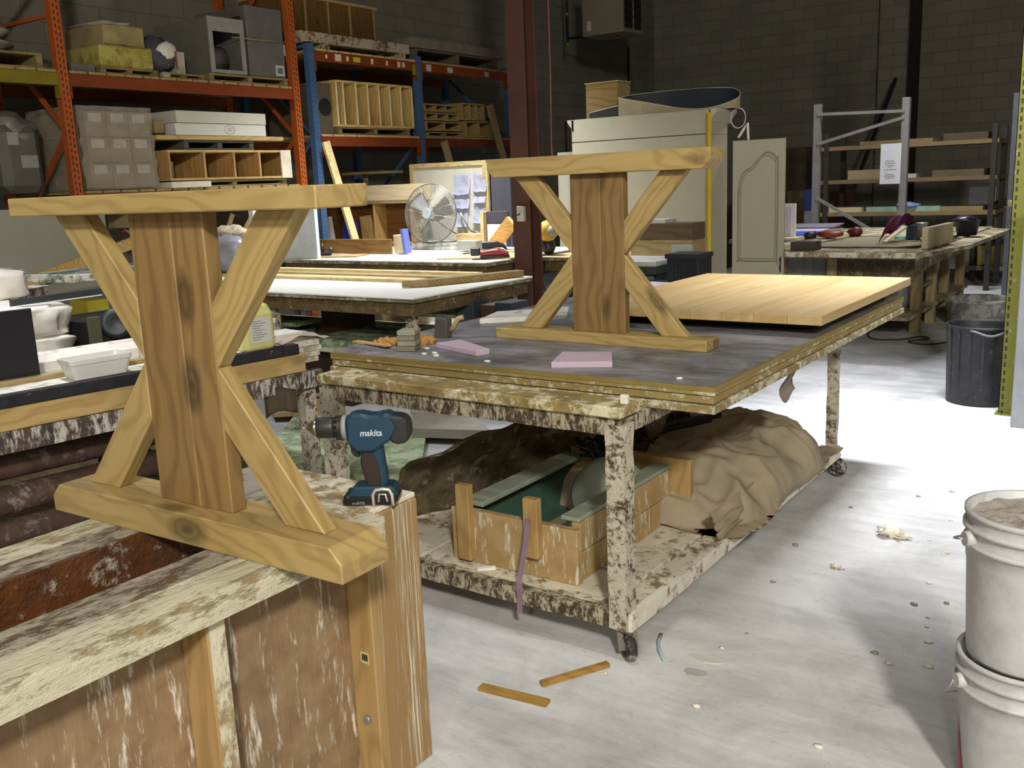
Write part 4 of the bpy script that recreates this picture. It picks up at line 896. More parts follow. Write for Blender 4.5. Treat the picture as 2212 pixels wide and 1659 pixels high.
# table right of the column
t4 = casting_table('casting_table', 'brown topped casting table just right of the steel column', -4.65, -3.9, 7.05, 7.9, .9, PLY_X, ((-3.98, 7.15), (-3.98, 7.8), (-4.55, 7.8)))
t = T('yellow_sander', 'yellow power tool beside the steel column', 'power tool', Wy(1182, 520, 7.2))
a = Wy(1183, 500, 7.2)
M().blob(a, (.07, .09, .10), 3, .12, 2, 1).o('body', plain('B8962C', .45), t); M().blob(a+V((.06, -.02, -.0)), (.05, .06, .06), 2, .1, 2, 2).o('grey_cap', plain('8A8478', .5), t)
M().blob(a+V((.0, 0, -.13)), (.07, .07, .07), 2, .2, 2, 4).o('base', BLACK, t); M().blob(a+V((-.04, -.08, .075)), .012, 1, .1).o('chrome_knob', plain('C8CCE0', .2, .8), t)
tag(M().tube(smooth([a+V((-.05, -.05, -.1)), a+V((-.08, -.05, -.3)), a+V((0, -.08, -.5)), a+V((.05, -.05, -.65))]), .008, 6).o('black_cable', BLACK), 'black cable hanging down beside the steel column', 'cable')
tag(M().tube(smooth([(-5.73, 9, CZ), (-5.726, 9, 3.4), (-5.728, 9, 2.6), (-5.74, 9, 1.95), (-5.715, 8.98, 1.7)]), .009, 6).o('air_hose', plain('8C5A50', .6)), 'pale red air hose hanging from the ceiling right of the steel column', 'hose')
# ================================================================== PALLET RACKS
ORANGE = slotted(plain('A04E1C', .5, 0, .15, 6), (-.016, .016), .028, .012, .0508); RBLUE = slotted(plain('3E5A7C', .5, 0, .15, 6), (-.016, .016), .02, .007, .0508); OBEAM = plain('74320F', .5, 0, .15, 6); RYEL = plain('766818', .5)
XF, XB = -7.5, -8.55
def upright(y, mat, h, label, name='rack_upright'):
    t = T(name, label, 'rack upright', (-8.0, y, 0))
    for x, s in ((XF, 1), (XB, 1)):
        M().b(x-.075, y-.04, 0, x, y-.036, h).b(x-.075, y+.036, 0, x, y+.04, h).b(x-.004, y-.0359, 0, x, y+.0359, h).o('post', mat, t)
        M().b(x-.1, y-.06, 0, x+.02, y+.06, .008).o('foot_plate', mat, t)
    zs = [.3, 1.2, 2.1, 3.0, 3.9]
    for i in range(len(zs)-1):
        if zs[i+1] > h: break
        a, b = (XF-.06, zs[i]), (XB-.01, zs[i+1])
        if i % 2: a, b = (XB-.01, zs[i]), (XF-.06, zs[i+1])
        M().beam((a[0], y, a[1]), (b[0], y, b[1]), .03, .03).o('brace', mat, t)
    for z in zs[1::2]:
        if z < h: M().beam((XF-.06, y, z), (XB-.01, y, z), .03, .03).o('strut', mat, t)
upright(4.53, ORANGE, 4.4, 'orange perforated rack frame at the left')
upright(7.02, ORANGE, 4.4, 'orange perforated rack frame beside the blue one')
upright(7.26, RBLUE, 3.02, 'short blue rack frame next to the orange one')
upright(8.95, RBLUE, 3.02, 'blue rack frame in the middle of the far racks')
upright(10.78, RBLUE, 3.02, 'blue rack frame partly hidden by the steel column')
def bay(y0, y1, z, mat, label, deck=True, dmat=None):
    t = T('rack_bay', label, 'rack shelf', (-8.0, (y0+y1)/2, z-.1))
    for x in (XF, XB): M().b(x-.055, y0, z-.10, x-.003, y1, z-.002, .003).o('beam', mat, t)
    for y in (y0, y1): M().b(XF-.06, y-.012 if y == y1 else y, z-.2, XF+.003, y+.012 if y == y0 else y, z+.01).o('end_bracket', mat, t)
    if deck:
        n = max(3, int((y1-y0)/.16)); d = (y1-y0)/n
        m = M()
        for k in range(n): m.b(XB-.04, y0+k*d+.012, z, XF-.005, y0+(k+1)*d-.012, z+.02)
        m.o('deck_boards', dmat or DIM_X, t)
    return t
bay(4.575, 6.975, 2.555, OBEAM, 'upper orange rack shelf of the left bay')
bay(4.575, 6.975, 1.60, OBEAM, 'lower orange rack shelf of the left bay')
bay(2.1, 4.485, 2.555, RYEL, 'yellow beamed rack shelf at the far left')
s2 = bay(7.31, 8.905, 2.955, OBEAM, 'upper orange rack shelf with paper tags between two blue frames', True, PLY_X)
bay(7.31, 8.905, 2.10, OBEAM, 'lower orange rack shelf between two blue frames', True, PLY_X)
s3 = bay(9.0, 10.74, 2.955, OBEAM, 'upper orange rack shelf beside the steel column')
bay(9.0, 10.74, 2.10, plain('5E2814', .5), 'lower rust coloured rack shelf beside the steel column')
for par, lst in ((s2, ((7.47, .03, .035, 'C9BC96'), (7.64, .09, .07, 'BDB6A0'), (7.78, .035, .05, 'C9BC86'), (7.92, .11, .05, 'B5A62A'), (8.16, .035, .06, 'C4B884'), (8.40, .03, .05, 'C4B884'), (8.60, .05, .06, 'C4B884'), (8.68, .05, .055, 'B5B0A0'))), (s3, ((9.13, .09, .075, 'ABA59A'), (9.53, .10, .06, 'ABA59A'), (10.28, .09, .06, '9C968C')))):
    for y, w, h, c in lst: M().b(XF-.002, y-w/2, 2.905-h/2, XF+.0005, y+w/2, 2.905+h/2).o('paper_tag', plain(c, .7), par)
tag(M().grid(lambda u, v: V((XF+.005+.015*v, 8.82+.07*u-.02*v, 2.93-.13*v)), 3, 6, .002).o('yellow_ribbon', plain('B5AC2A', .6)), 'yellow ribbon tied to the upper rack shelf near the middle blue frame', 'ribbon')

PAL = wood('8C7850', '5E4C2C', 'Y', 0, 6)
def pallet(x0, x1, y0, y1, z, label, mat=None, h=.11):
    t = T('wood_pallet', label, 'pallet', ((x0+x1)/2, (y0+y1)/2, z), 0, 'wooden pallets on the racks')
    mt = mat or PAL
    M().b(x0, y0, z+h-.018, x1, y1, z+h-.001).o('top_deck', mt, t); M().b(x0, y0, z, x1, y1, z+.016).o('bottom_deck', mt, t)
    for y in (y0+.025, (y0+y1)/2, y1-.025): M().b(x0+.005, y-.025, z+.017, x1-.005, y+.025, z+h-.019).o('stringer', mt, t)
    return t
def rbox(name, x0, x1, y0, y1, z0, z1, mat, label, cat='box', bev=.006):
    return tag(M().b(x0, y0, z0, x1, y1, z1, bev).o(name, mat), label, cat)
zb = 2.576
rbox('grey_block', -7.75, -7.55, 4.64, 4.85, zb, zb+.07, plain('5E5C54', .8), 'small dim grey block at the left end of the upper left rack shelf')
pallet(-8.5, -7.55, 4.9, 5.45, zb, 'pallet under the yellow block on the upper left rack shelf', None, .06)
rbox('yellow_block', -8.2, -7.55, 4.91, 5.42, zb+.06, zb+.24, splat('9A8A3A', 'A89C50', .5, 4), 'yellow foam block with a rough carton on top, upper left rack shelf', 'block', .015)
t = T('rough_carton', 'rough brown carton sagging on top of the yellow foam block', 'carton', (-7.85, 5.18, zb+.24))
m = M().b(-8.15, 4.97, zb+.241, -7.58, 5.38, zb+.41, .01)
lumpy(m, .02, 6); m.o('carton', plain('8C7A52', .8, 0, .2, 7), t)
M().blob((-7.85, 5.14, zb+.425), (.3, .2, .03), 2, .4, 3, 2).o('dusty_top', plain('8A8878', .9), t)
t = T('twine_bag', 'dark bag with a white label and red twine on the upper left rack shelf', 'bag', (-7.75, 5.56, zb))
M().blob((-7.75, 5.57, zb+.205), (.18, .18, .17), 3, .22, 2.2, 6).o('bag', splat('4A4A50', '6A6A70', .3, 7, (2, 2, .4)), t)
M().blob((-7.60, 5.60, zb+.245), (.035, .10, .08), 2, .3, 2, 3).o('white_label', plain('C9C5B8', .7), t); M().beam((-7.565, 5.66, zb+.24), (-7.57, 5.67, zb+.1), .012, .008).o('red_twine', plain('8A3A34', .7), t)
pallet(-8.5, -7.55, 5.50, 5.95, zb, 'pallet under the dark bag on the upper left rack shelf', None, .05)
rbox('white_slab', -7.8, -7.62, 5.71, 5.80, zb+.05, zb+.25, plain('A39C8C', .7), 'pale slab standing behind the dark bag on the upper left rack shelf', 'slab')
rbox('rubble', -7.56, -7.50, 5.47, 5.55, zb, zb+.05, plain('8C8878', .9), 'grey lump on the rack beam in front of the pallets', 'lump', .012)
pallet(-8.5, -7.52, 5.98, 6.93, zb, 'long pallet under the metal furnace sections on the upper left rack shelf', None, .075)
t = T('furnace_section', 'open sheet metal furnace section with a bright round duct inside', 'furnace part', (-7.9, 6.2, zb+.075))
GALV = plain('7E7C78', .4, .5, .1); z0 = zb+.077
M().b(-8.3, 5.99, z0, -7.5, 6.0, 3.14).b(-8.3, 6.38, z0, -7.5, 6.39, 3.14).b(-8.3, 6.001, 3.13, -7.5, 6.379, 3.14).b(-8.3, 6.001, z0, -8.29, 6.379, 3.13).b(-8.29, 6.001, z0, -7.5, 6.379, z0+.01).o('housing', plain('6A685E', .5, .2), t)
M().b(-7.5, 5.985, z0, -7.485, 6.03, 3.145).b(-7.5, 6.35, z0, -7.485, 6.395, 3.145).b(-7.5, 6.03, 3.02, -7.485, 6.35, 3.145).b(-7.5, 6.03, z0, -7.485, 6.35, z0+.03).o('front_frame', plain('A09E98', .4, .4), t)
M().cyl((-7.75, 6.02, 2.80), (-7.75, 6.30, 2.80), .125, n=28).o('round_duct', GALV, t); M().lathe((-7.75, 6.10, 2.90), [(.11, 0), (.10, .06), (.06, .12), (.05, .16), (0, .16)], 20).o('duct_elbow', plain('8C8A84', .4, .4), t)
t = T('furnace_cabinet', 'tall dim grey furnace cabinet with side louvres and a white label', 'furnace', (-7.9, 6.7, zb+.075))
M().b(-8.3, 6.47, z0, -7.53, 6.92, 3.30, .004).o('cabinet', plain('5A5854', .6), t)
m = M()
for k in range(9): m.b(-7.95, 6.455, 2.74+k*.055, -7.6, 6.469, 2.765+k*.055)
m.o('louvres', plain('161512', .8), t); M().b(-7.56, 6.922, z0+.22, -7.53, 6.935, z0+.32).o('white_tag', plain('A8A8A4', .6), t)
M().b(-7.53, 6.79, z0+.02, -7.527, 6.90, z0+.12).o('white_label', plain('A8A8A4', .6), t); M().b(-7.527, 6.81, z0+.04, -7.5265, 6.88, z0+.095).o('label_print', plain('5A5C60', .6), t)
tag(M().tube([(-7.5, 6.25, 2.985), (-7.49, 6.6, 2.985), (-7.51, 6.925, 3.0)], .004, 5).o('tie_string', plain('8E7C4A', .7)), 'yellow string tied across the furnace sections', 'string')
# far left
pallet(-8.4, -7.55, 3.5, 4.4, zb, 'dark pallet under the wrapped sacks at the far left of the racks', None, .12)
t = T('wrapped_sacks', 'stack of pale sacks in plastic film at the top left corner', 'sacks', (-7.9, 3.9, zb+.12))
for k in range(6): M().blob((-7.9+.02*(k % 2), 3.85+.03*(k % 3)-.03*k*.5, zb+.18+k*.10), (.36, .46-.035*k, .075), 3, .2, 2.5, k).o('sack', plain('8E887C', .5), t)
t = T('wrapped_bundle', 'tall dim bundle wrapped in plastic behind the left orange frame', 'bundle', (-8.0, 4.35, 1.62))
M().b(-8.4, 4.08, 1.622, -7.75, 4.42, 2.16, .06).o('bundle', plain('5A5850', .6), t)
M().blob((-8.05, 4.27, 2.12), (.3, .22, .16), 3, .3, 2.4, 5).o('loose_film', plain('74726A', .4), t); M().b(-7.749, 4.13, 2.0, -7.745, 4.22, 2.10).o('label', plain('8A8A88', .7), t); M().b(-7.749, 4.22, 1.82, -7.745, 4.36, 1.92).o('label', plain('8A8A88', .7), t)
# left bay lower level
zl = 1.62
t = T('wrapped_cartons', 'block of brown cartons wrapped in clear film on the lower left rack shelf', 'cartons', (-7.95, 4.98, zl))
for k in range(3):
    for j in range(3):
        y = 4.70+j*.205; z = zl+.02+k*.212
        c = M().b(-8.3, y, z, -7.56, y+.198, z+.206, .004).o('carton', plain('907A58', .7), t)
        M().b(-7.559, y+.03, z+.12, -7.557, y+.15, z+.19).o('carton_label', plain('C9C5BC', .7), c)
m = M().grid(lambda u, v: V((-7.535+.025*noise.noise(V((u*6, v*6, 1))), 4.62+.70*u+.03*noise.noise(V((u*2, v*5, 4))), zl+.005+.685*v)), 24, 24)
m.grid(lambda u, v: V((-8.3+.765*v, 4.625-.01+.02*noise.noise(V((u*5, v*5, 2))), zl+.005+.685*u)), 20, 20)
m.grid(lambda u, v: V((-8.3+.765*v, 4.62+.70*u, zl+.69+.012*noise.noise(V((u*6, v*6, 3))))), 20, 20)
m.o('plastic_film', film('A8A294', .46), t)
rbox('torn_carton', -7.8, -7.56, 5.36, 5.46, 2.10, 2.21, plain('8A7450', .8), 'torn brown carton flap between the wrapped cartons and the white boxes', 'carton')
t = T('plank_crate', 'long pine crate with four open bays on the lower left rack shelf', 'crate', (-7.8, 6.1, 1.69))
y0, y1, zc0, zc1 = 5.42, 6.85, 1.685, 1.955
CR2 = wood('BFA468', '8E6E36', 'Y', .4, 6)
M().b(-8.15, y0, zc0, -7.5, y1, zc0+.02).o('bottom', CR2, t); M().b(-8.15, y0, zc1-.02, -7.5, y1, zc1).o('top', CR2, t); M().b(-8.15, y0, zc0+.02, -8.13, y1, zc1-.02).o('back', PLY_Y, t)
for k, y in enumerate((y0, 5.80, 6.14, 6.45, y1-.02)): M().b(-8.13, y, zc0+.021, -7.5, y+.02, zc1-.021).o('divider', PLY_Z, t)
for y in (5.47, 5.84, 6.18, 6.5): M().b(-7.80, y, zc0+.021, -7.785, y+.20, zc0+.18).o('inner_panel', plain('E2CC96', .7), t)
M().b(-7.499, 6.72, zc0, -7.485, y1, zc1).o('end_board', plain('CFC6AE', .7), t)
pallet(-8.3, -7.52, 5.5, 6.8, zl, 'low pallet under the four-bay pine crate', None, .06)
pallet(-8.3, -7.52, 5.62, 6.42, 1.957, 'dark pallet between the pine crate and the pale planks', plain('4E4A40', .8), .085)
rbox('tan_plank', -8.0, -7.5, 5.33, 6.79, 2.045, 2.085, CR2, 'pale planks under the two white boxes on the lower left rack shelf', 'plank')
t = T('white_box', 'long white box with a circled pencil number, lower of the two on the left rack', 'box', (-7.7, 6.05, 2.087))
M().b(-7.95, 5.53, 2.087, -7.5, 6.57, 2.19, .003).o('box', plain('C9C6BC', .6, 0, .03), t)
m = M().ring((-7.498, 6.13, 2.14), (1, 0, 0), .04, .0018, 30, 4, 1.5); m.o('pencil_ring', plain('8A8880', .7), t)
place(text_mesh('167', .045, .0004), (-7.4985, 6.13, 2.14), (0, 1, 0), (0, 0, 1)).o('pencil_number', plain('8A8880', .7), t)
rbox('white_box', -7.95, -7.5, 5.55, 6.58, 2.195, 2.30, plain('BDB9AA', .6, 0, .03), 'long white box, upper of the two on the left rack', 'box', .003)
rbox('white_tray', -7.7, -7.46, 5.40, 5.83, zl+.0, zl+.055, plain('CFC8B2', .6), 'pale tray on the shelf edge in front of the pine crate', 'tray')
# second bay
t = T('cubby_shelf', 'new pine shelf unit with seven upright bays lying on the second rack', 'shelf unit', (-7.9, 8.17, 2.2))
y0, y1, z0, z1 = 7.565, 8.80, 2.205, 2.68
PN = wood('D2B87A', 'A3803E', 'Y', .5, 6); PNZ = wood('C4A868', '98743A', 'Z', .6, 6)
M().b(-8.3, y0, z0, -7.5, y1, z0+.02).o('bottom', PN, t); M().b(-8.3, y0, z1-.02, -7.5, y1, z1).o('top', PN, t); M().b(-8.0, y0+.02, z0+.02, -7.985, y1-.02, z1-.02).o('back', PNZ, t)
for y in (y0, 7.665, 7.86, 8.04, 8.22, 8.40, 8.585, y1-.02): M().b(-7.98, y, z0+.021, -7.5, y+.018, z1-.021).o('divider', PNZ, t); M().b(-7.499, y, z0+.021, -7.494, y+.018, z1-.021).o('edging', plain('D8CCA4', .6), t)
pallet(-8.4, -7.52, 7.6, 8.75, 2.12, 'pallet under the seven-bay pine shelf unit', None, .085)
t = T('holed_board', 'dim grey wooden end panel with a round hole behind the first blue frame', 'board', (-7.9, 7.36, 2.12))
M().b(-8.3, 7.33, 2.122, -7.56, 7.55, 2.64).o('panel', plain('54493A', .8), t); M().cyl((-7.562, 7.45, 2.40), (-7.555, 7.45, 2.40), .09, n=24).o('hole', plain('0E0C08', .9), t)
t = T('brown_crate', 'tall dark brown panelled crate on top of the second rack', 'crate', (-7.95, 7.85, 2.99))
BRN = wood('6A4C22', '46300F', 'Z', 0, 5)
M().b(-8.35, 7.10, 3.14, -7.72, 8.50, 3.50).o('panels', BRN, t); M().b(-8.36, 7.09, 3.50, -7.70, 8.51, 3.53).o('top_frame', DIM_Y, t)
for y in (7.42, 7.75, 8.08, 8.46): M().b(-7.719, y, 3.14, -7.705, y+.014, 3.499).o('seam_batten', DIM_Y, t)
t = T('plastered_beam', 'plaster-stained beam on feet along the top of the second rack', 'beam', (-7.6, 8.0, 2.977))
PB = splat('6A4428', '9C927A', .6, 6, (1, 1, 1), .9, .5)
M().b(-7.7, 7.13, 3.035, -7.5, 8.80, 3.135, .004).o('beam', PB, t)
for y in (7.5, 8.70): M().b(-7.69, y-.05, 2.978, -7.52, y+.05, 3.034).o('foot', PB, t)
t = T('grey_beam', 'dim grey plank on a pallet along the top of the third rack', 'beam', (-7.7, 9.7, 2.977))
M().b(-8.2, 8.86, 3.12, -7.5, 10.72, 3.23, .004).o('plank', plain('6A6254', .8, 0, .2), t)
pallet(-8.3, -7.55, 8.95, 10.6, 2.978, 'dim pallet under the grey plank on the third rack', plain('5A5244', .8), .14)
BX = wood('9A8452', '6E5A30', 'Y', .2, 6)
def openbox(y0, y1, z0, z1, n, label, xf=-7.5, split=None):
    t = T('open_crate', label, 'crate', (-7.8, (y0+y1)/2, z0), 0, 'open pine crates on the third rack')
    M().b(-8.1, y0, z0, xf, y1, z0+.016).o('bottom', BX, t); M().b(-8.1, y0, z1-.016, xf, y1, z1).o('top', BX, t); M().b(-8.1, y0, z0+.017, -8.08, y1, z1-.017).o('back', BX, t)
    for k in range(n+1):
        y = y0+(y1-y0-.016)*k/n; M().b(-8.079, y, z0+.017, xf, y+.016, z1-.017).o('divider', BX, t)
pallet(-8.2, -7.52, 9.05, 9.75, 2.12, 'pallet under the left hand crates on the third rack', None, .06)
openbox(9.03, 9.72, 2.19, 2.30, 2, 'lowest open pine crate at the left of the third rack')
openbox(9.02, 9.66, 2.31, 2.40, 3, 'middle open pine crate at the left of the third rack')
openbox(9.02, 9.62, 2.41, 2.50, 3, 'topmost open pine crate at the left of the third rack')
openbox(9.74, 10.20, 2.33, 2.535, 3, 'three-bay open pine crate at the right of the third rack', -7.5)
openbox(9.80, 10.34, 2.125, 2.32, 2, 'two-bay open pine crate low at the right of the third rack', -7.5)
# ================================================================== ARMOIRE AND WHAT STANDS AROUND IT
t = T('armoire', 'cream armoire seen from behind with its routed door swung open to the right', 'armoire', (-4.16, 8.2, 0))
CR_ = plain('9A9783', .55, 0, .04); CRM = plain('ABA692', .5, 0, .04)
ax0, ax1, ay0, ay1 = -4.87, -3.46, 8.0, 8.40
M().b(ax0+.02, ay0+.02, .06, ax1-.02, ay1, 1.89).o('carcass', CRM, t)
M().b(ax0, ay0, .06, ax1, ay0+.018, 1.888).o('back_panel', CR_, t); M().b(ax0, ay0, 1.897, ax1-.01, ay0+.018, 2.095).o('upper_back_panel', CR_, t)
M().b(ax0+.02, ay0+.02, 1.892, ax1-.02, ay1, 2.0).o('frieze', CRM, t)
prof = [(0, 1.985), (.012, 1.99), (.016, 2.01), (.03, 2.03), (.05, 2.055), (.06, 2.07), (.068, 2.075), (.068, 2.10), (0, 2.10)]
M().prism([(ax1-.02+u, z) for u, z in prof], 'xz', ay0, ay1+.05).o('crown_moulding', CRM, t)
M().prism([(ax0+.02-u, z) for u, z in prof], 'xz', ay0, ay1+.05).o('crown_moulding', CR_, t)
M().b(ax0+.02, ay0+.02, 2.09, ax1-.02, ay1+.04, 2.102).o('top', CR_, t)
M().b(ax1-.03, ay0-.004, .06, ax1+.002, ay0-.0005, 2.07).o('yellow_tape', plain('B5A31E', .5, 0, .1), t)
M().b(ax1-.055, ay0-.003, .06, ax1-.031, ay0-.0005, 2.06).o('raw_edge', plain('8A7A48', .7), t)
d = M().b(-3.44, 8.43, .12, -2.955, 8.452, 1.832, .003).o('door', CRM, t)
dx0, dx1, dy = -3.38, -3.015, 8.429
arch = [(dx0, 1.38), (dx0+.02, 1.50), (dx0+.06, 1.56), (dx0+.11, 1.585), (dx0+.15, 1.62), (dx0+.20, 1.68), (dx0+.26, 1.715), (dx1-.05, 1.70), (dx1-.015, 1.66), (dx1, 1.60)]
pts = [(x, dy, z) for x, z in arch]+[(dx1, dy, .80), (dx1-.02, dy, .76), (dx0+.02, dy, .76), (dx0, dy, .80)]
def inset(k): 
    cx, cz = (dx0+dx1)/2, 1.2
    return [(cx+(x-cx)*(1-k*2.2), y, cz+(z-cz)*(1-k)) for x, y, z in pts]
m = M().tube(smooth(pts+[pts[0]], 5), .007, 6).tube(smooth(inset(.05)+[inset(.05)[0]], 5), .005, 6); m.o('routed_moulding', plain('8A846E', .6), d)
m = M().prism([(x, z) for x, y, z in inset(.02)], 'xz', dy-.001, dy+.001); m.o('raised_panel', CRM, d)
m = M().b(-2.985, 8.424, .66, -2.975, 8.43, .80).blob((-2.98, 8.42, .70), (.010, .006, .03), 1, .2).blob((-2.98, 8.42, .77), (.012, .006, .02), 1, .2); m.o('hinge_plate', plain('2E2A20', .5), d)
a, b = Wy(1206, 330, 8.6), Wy(1240, 328, 8.6)
tag(M().b(a.x, 8.58, 0, b.x, 8.62, a.z, .003).o('cream_board', CRM), 'narrow cream board standing left of the armoire back', 'board')
a = Wy(1271, 183, 8.25); b = Wy(1337, 183, 8.25)
t = T('open_wood_box', 'open wooden box standing on its side on top of the armoire', 'box', ((a.x+b.x)/2, 8.25, 2.102))
DBX = wood('8C7442', '5E4822', 'X', .3, 5)
M().b(a.x, 8.20, 2.103, b.x, 8.21, a.z).o('front', DBX, t); M().b(b.x, 8.2, 2.103, b.x+.01, 8.45, a.z).o('side', DBX, t); M().b(a.x, 8.211, 2.103, a.x+.01, 8.45, a.z).o('side', DBX, t); M().b(a.x-.01, 8.19, a.z, b.x+.02, 8.45, a.z+.008).o('lid', plain('A8987A', .7), t)
# sanding belts: long loops lying on their edges
NAVY = plain('1B2430', .7); SAND = plain('8E8468', .7)
P = [(-4.40, 8.06, 1), (-4.1, 8.05, .6), (-3.75, 8.06, .14), (-3.5, 8.1, .1), (-3.32, 8.25, .55), (-3.42, 8.42, 1.1), (-3.7, 8.44, 1.28), (-4.1, 8.40, 1.3), (-4.36, 8.25, 1.18)]
def dbelt(P, label, z0, w, c_out, c_in, name):
    S_ = smooth([(p[0], p[1], p[2]) for p in P+[P[0]]], 10)[:-1]; n = len(S_)
    t = T(name, label, 'sanding belt', (sum(p[0] for p in P)/len(P), sum(p[1] for p in P)/len(P), z0), 0, 'sanding belts on the armoire')
    cen = sum((V((p.x, p.y, 0)) for p in S_), V())/n
    for nm, off, mt in (('grit_face', .0, c_out), ('inner_face', .004, c_in)):
        m = M(); A = []
        for p in S_:
            q = V((p.x, p.y, 0)); q += (cen-q).normalized()*off
            A.append((m.bm.verts.new((q.x, q.y, z0+.001)), m.bm.verts.new((q.x, q.y, z0+w*p.z))))
        for k in range(n):
            q = A[(k+1) % n]; m.bm.faces.new((A[k][0], q[0], q[1], A[k][1])).smooth = True
        m.o(nm, mt, t)
    m = M().tube([(p.x, p.y, z0+w*p.z) for p in S_], .0035, 5, True); m.o('edge', plain('BDB8A8', .6), t)
dbelt(P, 'large dark sanding belt lying on edge on top of the armoire', 2.102, .165, SAND, NAVY, 'sanding_belt')
dbelt([(-4.72, 8.08, .45), (-4.5, 8.06, .7), (-4.36, 8.12, .9), (-4.38, 8.2, 1), (-4.5, 8.2, .85), (-4.68, 8.16, .55)], 'small black sanding belt beside the open wooden box on the armoire', 2.102, .12, plain('201E1A', .7), plain('2E2A22', .7), 'sanding_belt')
m = M().ring((-3.33, 8.28, 2.02), (0, 1, 0), .085, .005, 28, 5, .8); tag(m.o('belt_loop', plain('C4C2BC', .5)), 'pale loop hanging over the right end of the armoire crown', 'loop')
m = M().tube([(-3.40, 8.46, 1.86), (-3.35, 8.46, 1.93), (-3.31, 8.45, 1.98), (-3.30, 8.45, 1.83)], .012, 6); tag(m.o('white_bracket', WHITE), 'white bracket on top of the armoire door', 'bracket')

# low things between the two trestles and the armoire
a, b = Wy(1230, 482, 7.25), Wy(1496, 482, 7.25)
t = T('green_bench', 'green-black machine bench with a pale top seen through the right cedar base', 'bench', (-3.9, 7.1, 0))
M().b(-3.87, 6.75, .86, -3.38, 7.6, .90, .003).o('top', plain('B4B4B0', .5), t); M().b(-3.88, 6.74, .80, -3.37, 7.6, .859).o('edge', plain('2C3632', .5), t)
M().b(-3.85, 6.80, .0, -3.42, 7.5, .80).o('body', plain('6E6C62', .6), t); M().b(-3.419, 6.80, .05, -3.40, 7.5, .80).o('side', splat('2C3632', '6A726C', .15, 9), t)
t = T('long_box', 'long dark timber box on the green-black machine bench', 'box', (-3.7, 7.3, .90))
M().b(-3.86, 7.25, .901, b.x, 7.5, 1.03).o('lower_part', DIM_X, t); M().b(-3.86, 7.25, 1.031, b.x, 7.5, b.z).o('upper_part', wood('5E4A32', '3E2E1C', 'X', 0, 5), t); M().b(-3.86, 7.26, b.z, b.x-.25, 7.48, b.z+.03).o('sheet', plain('B2AEA0', .7), t)
t = T('black_stool', 'black bench with a white sheet on it, behind the new pine table top', 'bench', (-3.3, 6.35, 0))
M().b(-3.75, 5.95, .55, -2.95, 6.75, .76).o('seat', plain('1C1C20', .5), t)
for x in (-3.7, -3.0):
    for y in (6.0, 6.7): M().b(x-.03, y-.03, 0, x+.03, y+.03, .55).o('leg', BLACK, t)
m = M().prism([(-3.74, 5.98), (-3.3, 5.98), (-3.05, 6.55), (-3.5, 6.6)], 'xy', .7605, .764); tag(m.o('white_sheet', plain('CFCFD8', .6)), 'white sheet lying on the black bench behind the pine table top', 'sheet')
a, b = Wy(1440, 550, 6.6), Wy(1508, 547, 6.6)
t = T('black_crate', 'black ribbed plastic crate on the black bench left of the armoire tape', 'crate', ((a.x+b.x)/2, 6.7, .765))
M().b(a.x, 6.6, .766, b.x, 6.85, a.z, .005).o('crate', plain('17171C', .45), t)
m = M()
for k in range(13): x = a.x+.01+(b.x-a.x-.02)*k/12; m.b(x-.003, 6.593, .78, x+.003, 6.599, a.z-.03)
m.o('ribs', plain('24242A', .5), t); M().b(a.x-.008, 6.585, a.z-.03, b.x+.008, 6.86, a.z+.005).o('rim', plain('1E1E24', .5), t)
a = Wy(1480, 535, 6.9); tag(M().b(a.x-.12, 6.9, .765, a.x+.05, 6.94, a.z+.02).o('white_label_board', plain('A8A8A6', .6)), 'small pale board standing behind the black crate', 'board')

# ================================================================== RIGHT WORK TABLE
t = T('wood_worktable', 'cluttered dusty wooden worktable beyond the new pine table top', 'worktable', (-2.4, 10.0, 0))
WT = splat('8E7E5A', 'C4BA9C', .45, 4, (1, 1, 1), .8, .4); WTZ = wood('A08E62', '6E5C34', 'Z', .3, 5)
M().prism([(-2.93, 8.40), (-1.80, 8.40), (-1.80, 11.9), (-3.3, 11.9), (-3.3, 8.62), (-2.93, 8.62)], 'xy', .79, .85, .004).o('top', WT, t)
M().b(-2.93, 8.37, .80, -1.82, 8.399, .845, .004).o('front_lip', splat('9A8862', 'D4CEBA', .5, 8), t)
M().prism([(-1.799, 8.42), (-1.60, 9.4), (-1.58, 11.7), (-1.799, 11.9)], 'xy', .80, .835).o('side_flap', WT, t)
M().b(-2.72, 8.9, .55, -1.95, 8.93, .785).o('apron', splat('5E5038', '8E8262', .35, 9), t); M().b(-2.0, 8.931, .62, -1.97, 11.8, .785).o('apron', WT, t)
for x, y in ((-2.06, 9.55), (-2.06, 10.2), (-2.1, 11.0), (-2.1, 11.85), (-3.1, 8.8), (-3.1, 11.7), (-2.66, 8.92)):
    M().b(x-.045, y-.045, 0, x+.045, y+.045, .79, .003).o('leg', WTZ, t)
M().b(-2.9, 9.0, .18, -2.0, 11.8, .21).o('lower_shelf', WT, t)
M().beam((-2.06, 9.55, .42), (-2.06, 10.2, .42), .05, .03).o('side_rail', WTZ, t)
m = M().lathe((-2.28, 9.75, .21), [(0, 0), (.12, 0), (.13, .02), (.13, .4), (.12, .42), (0, .42)], 24); tag(m.o('grey_canister', plain('9A9C9E', .4, .3)), 'grey canister under the right end of the wooden worktable', 'canister')
a = Wy(1830, 570, 9.3); tag(M().b(a.x-.09, 9.3, .21, a.x+.14, 9.6, .72).o('red_box', plain('5E1E16', .6)), 'dark red box under the wooden worktable', 'box')
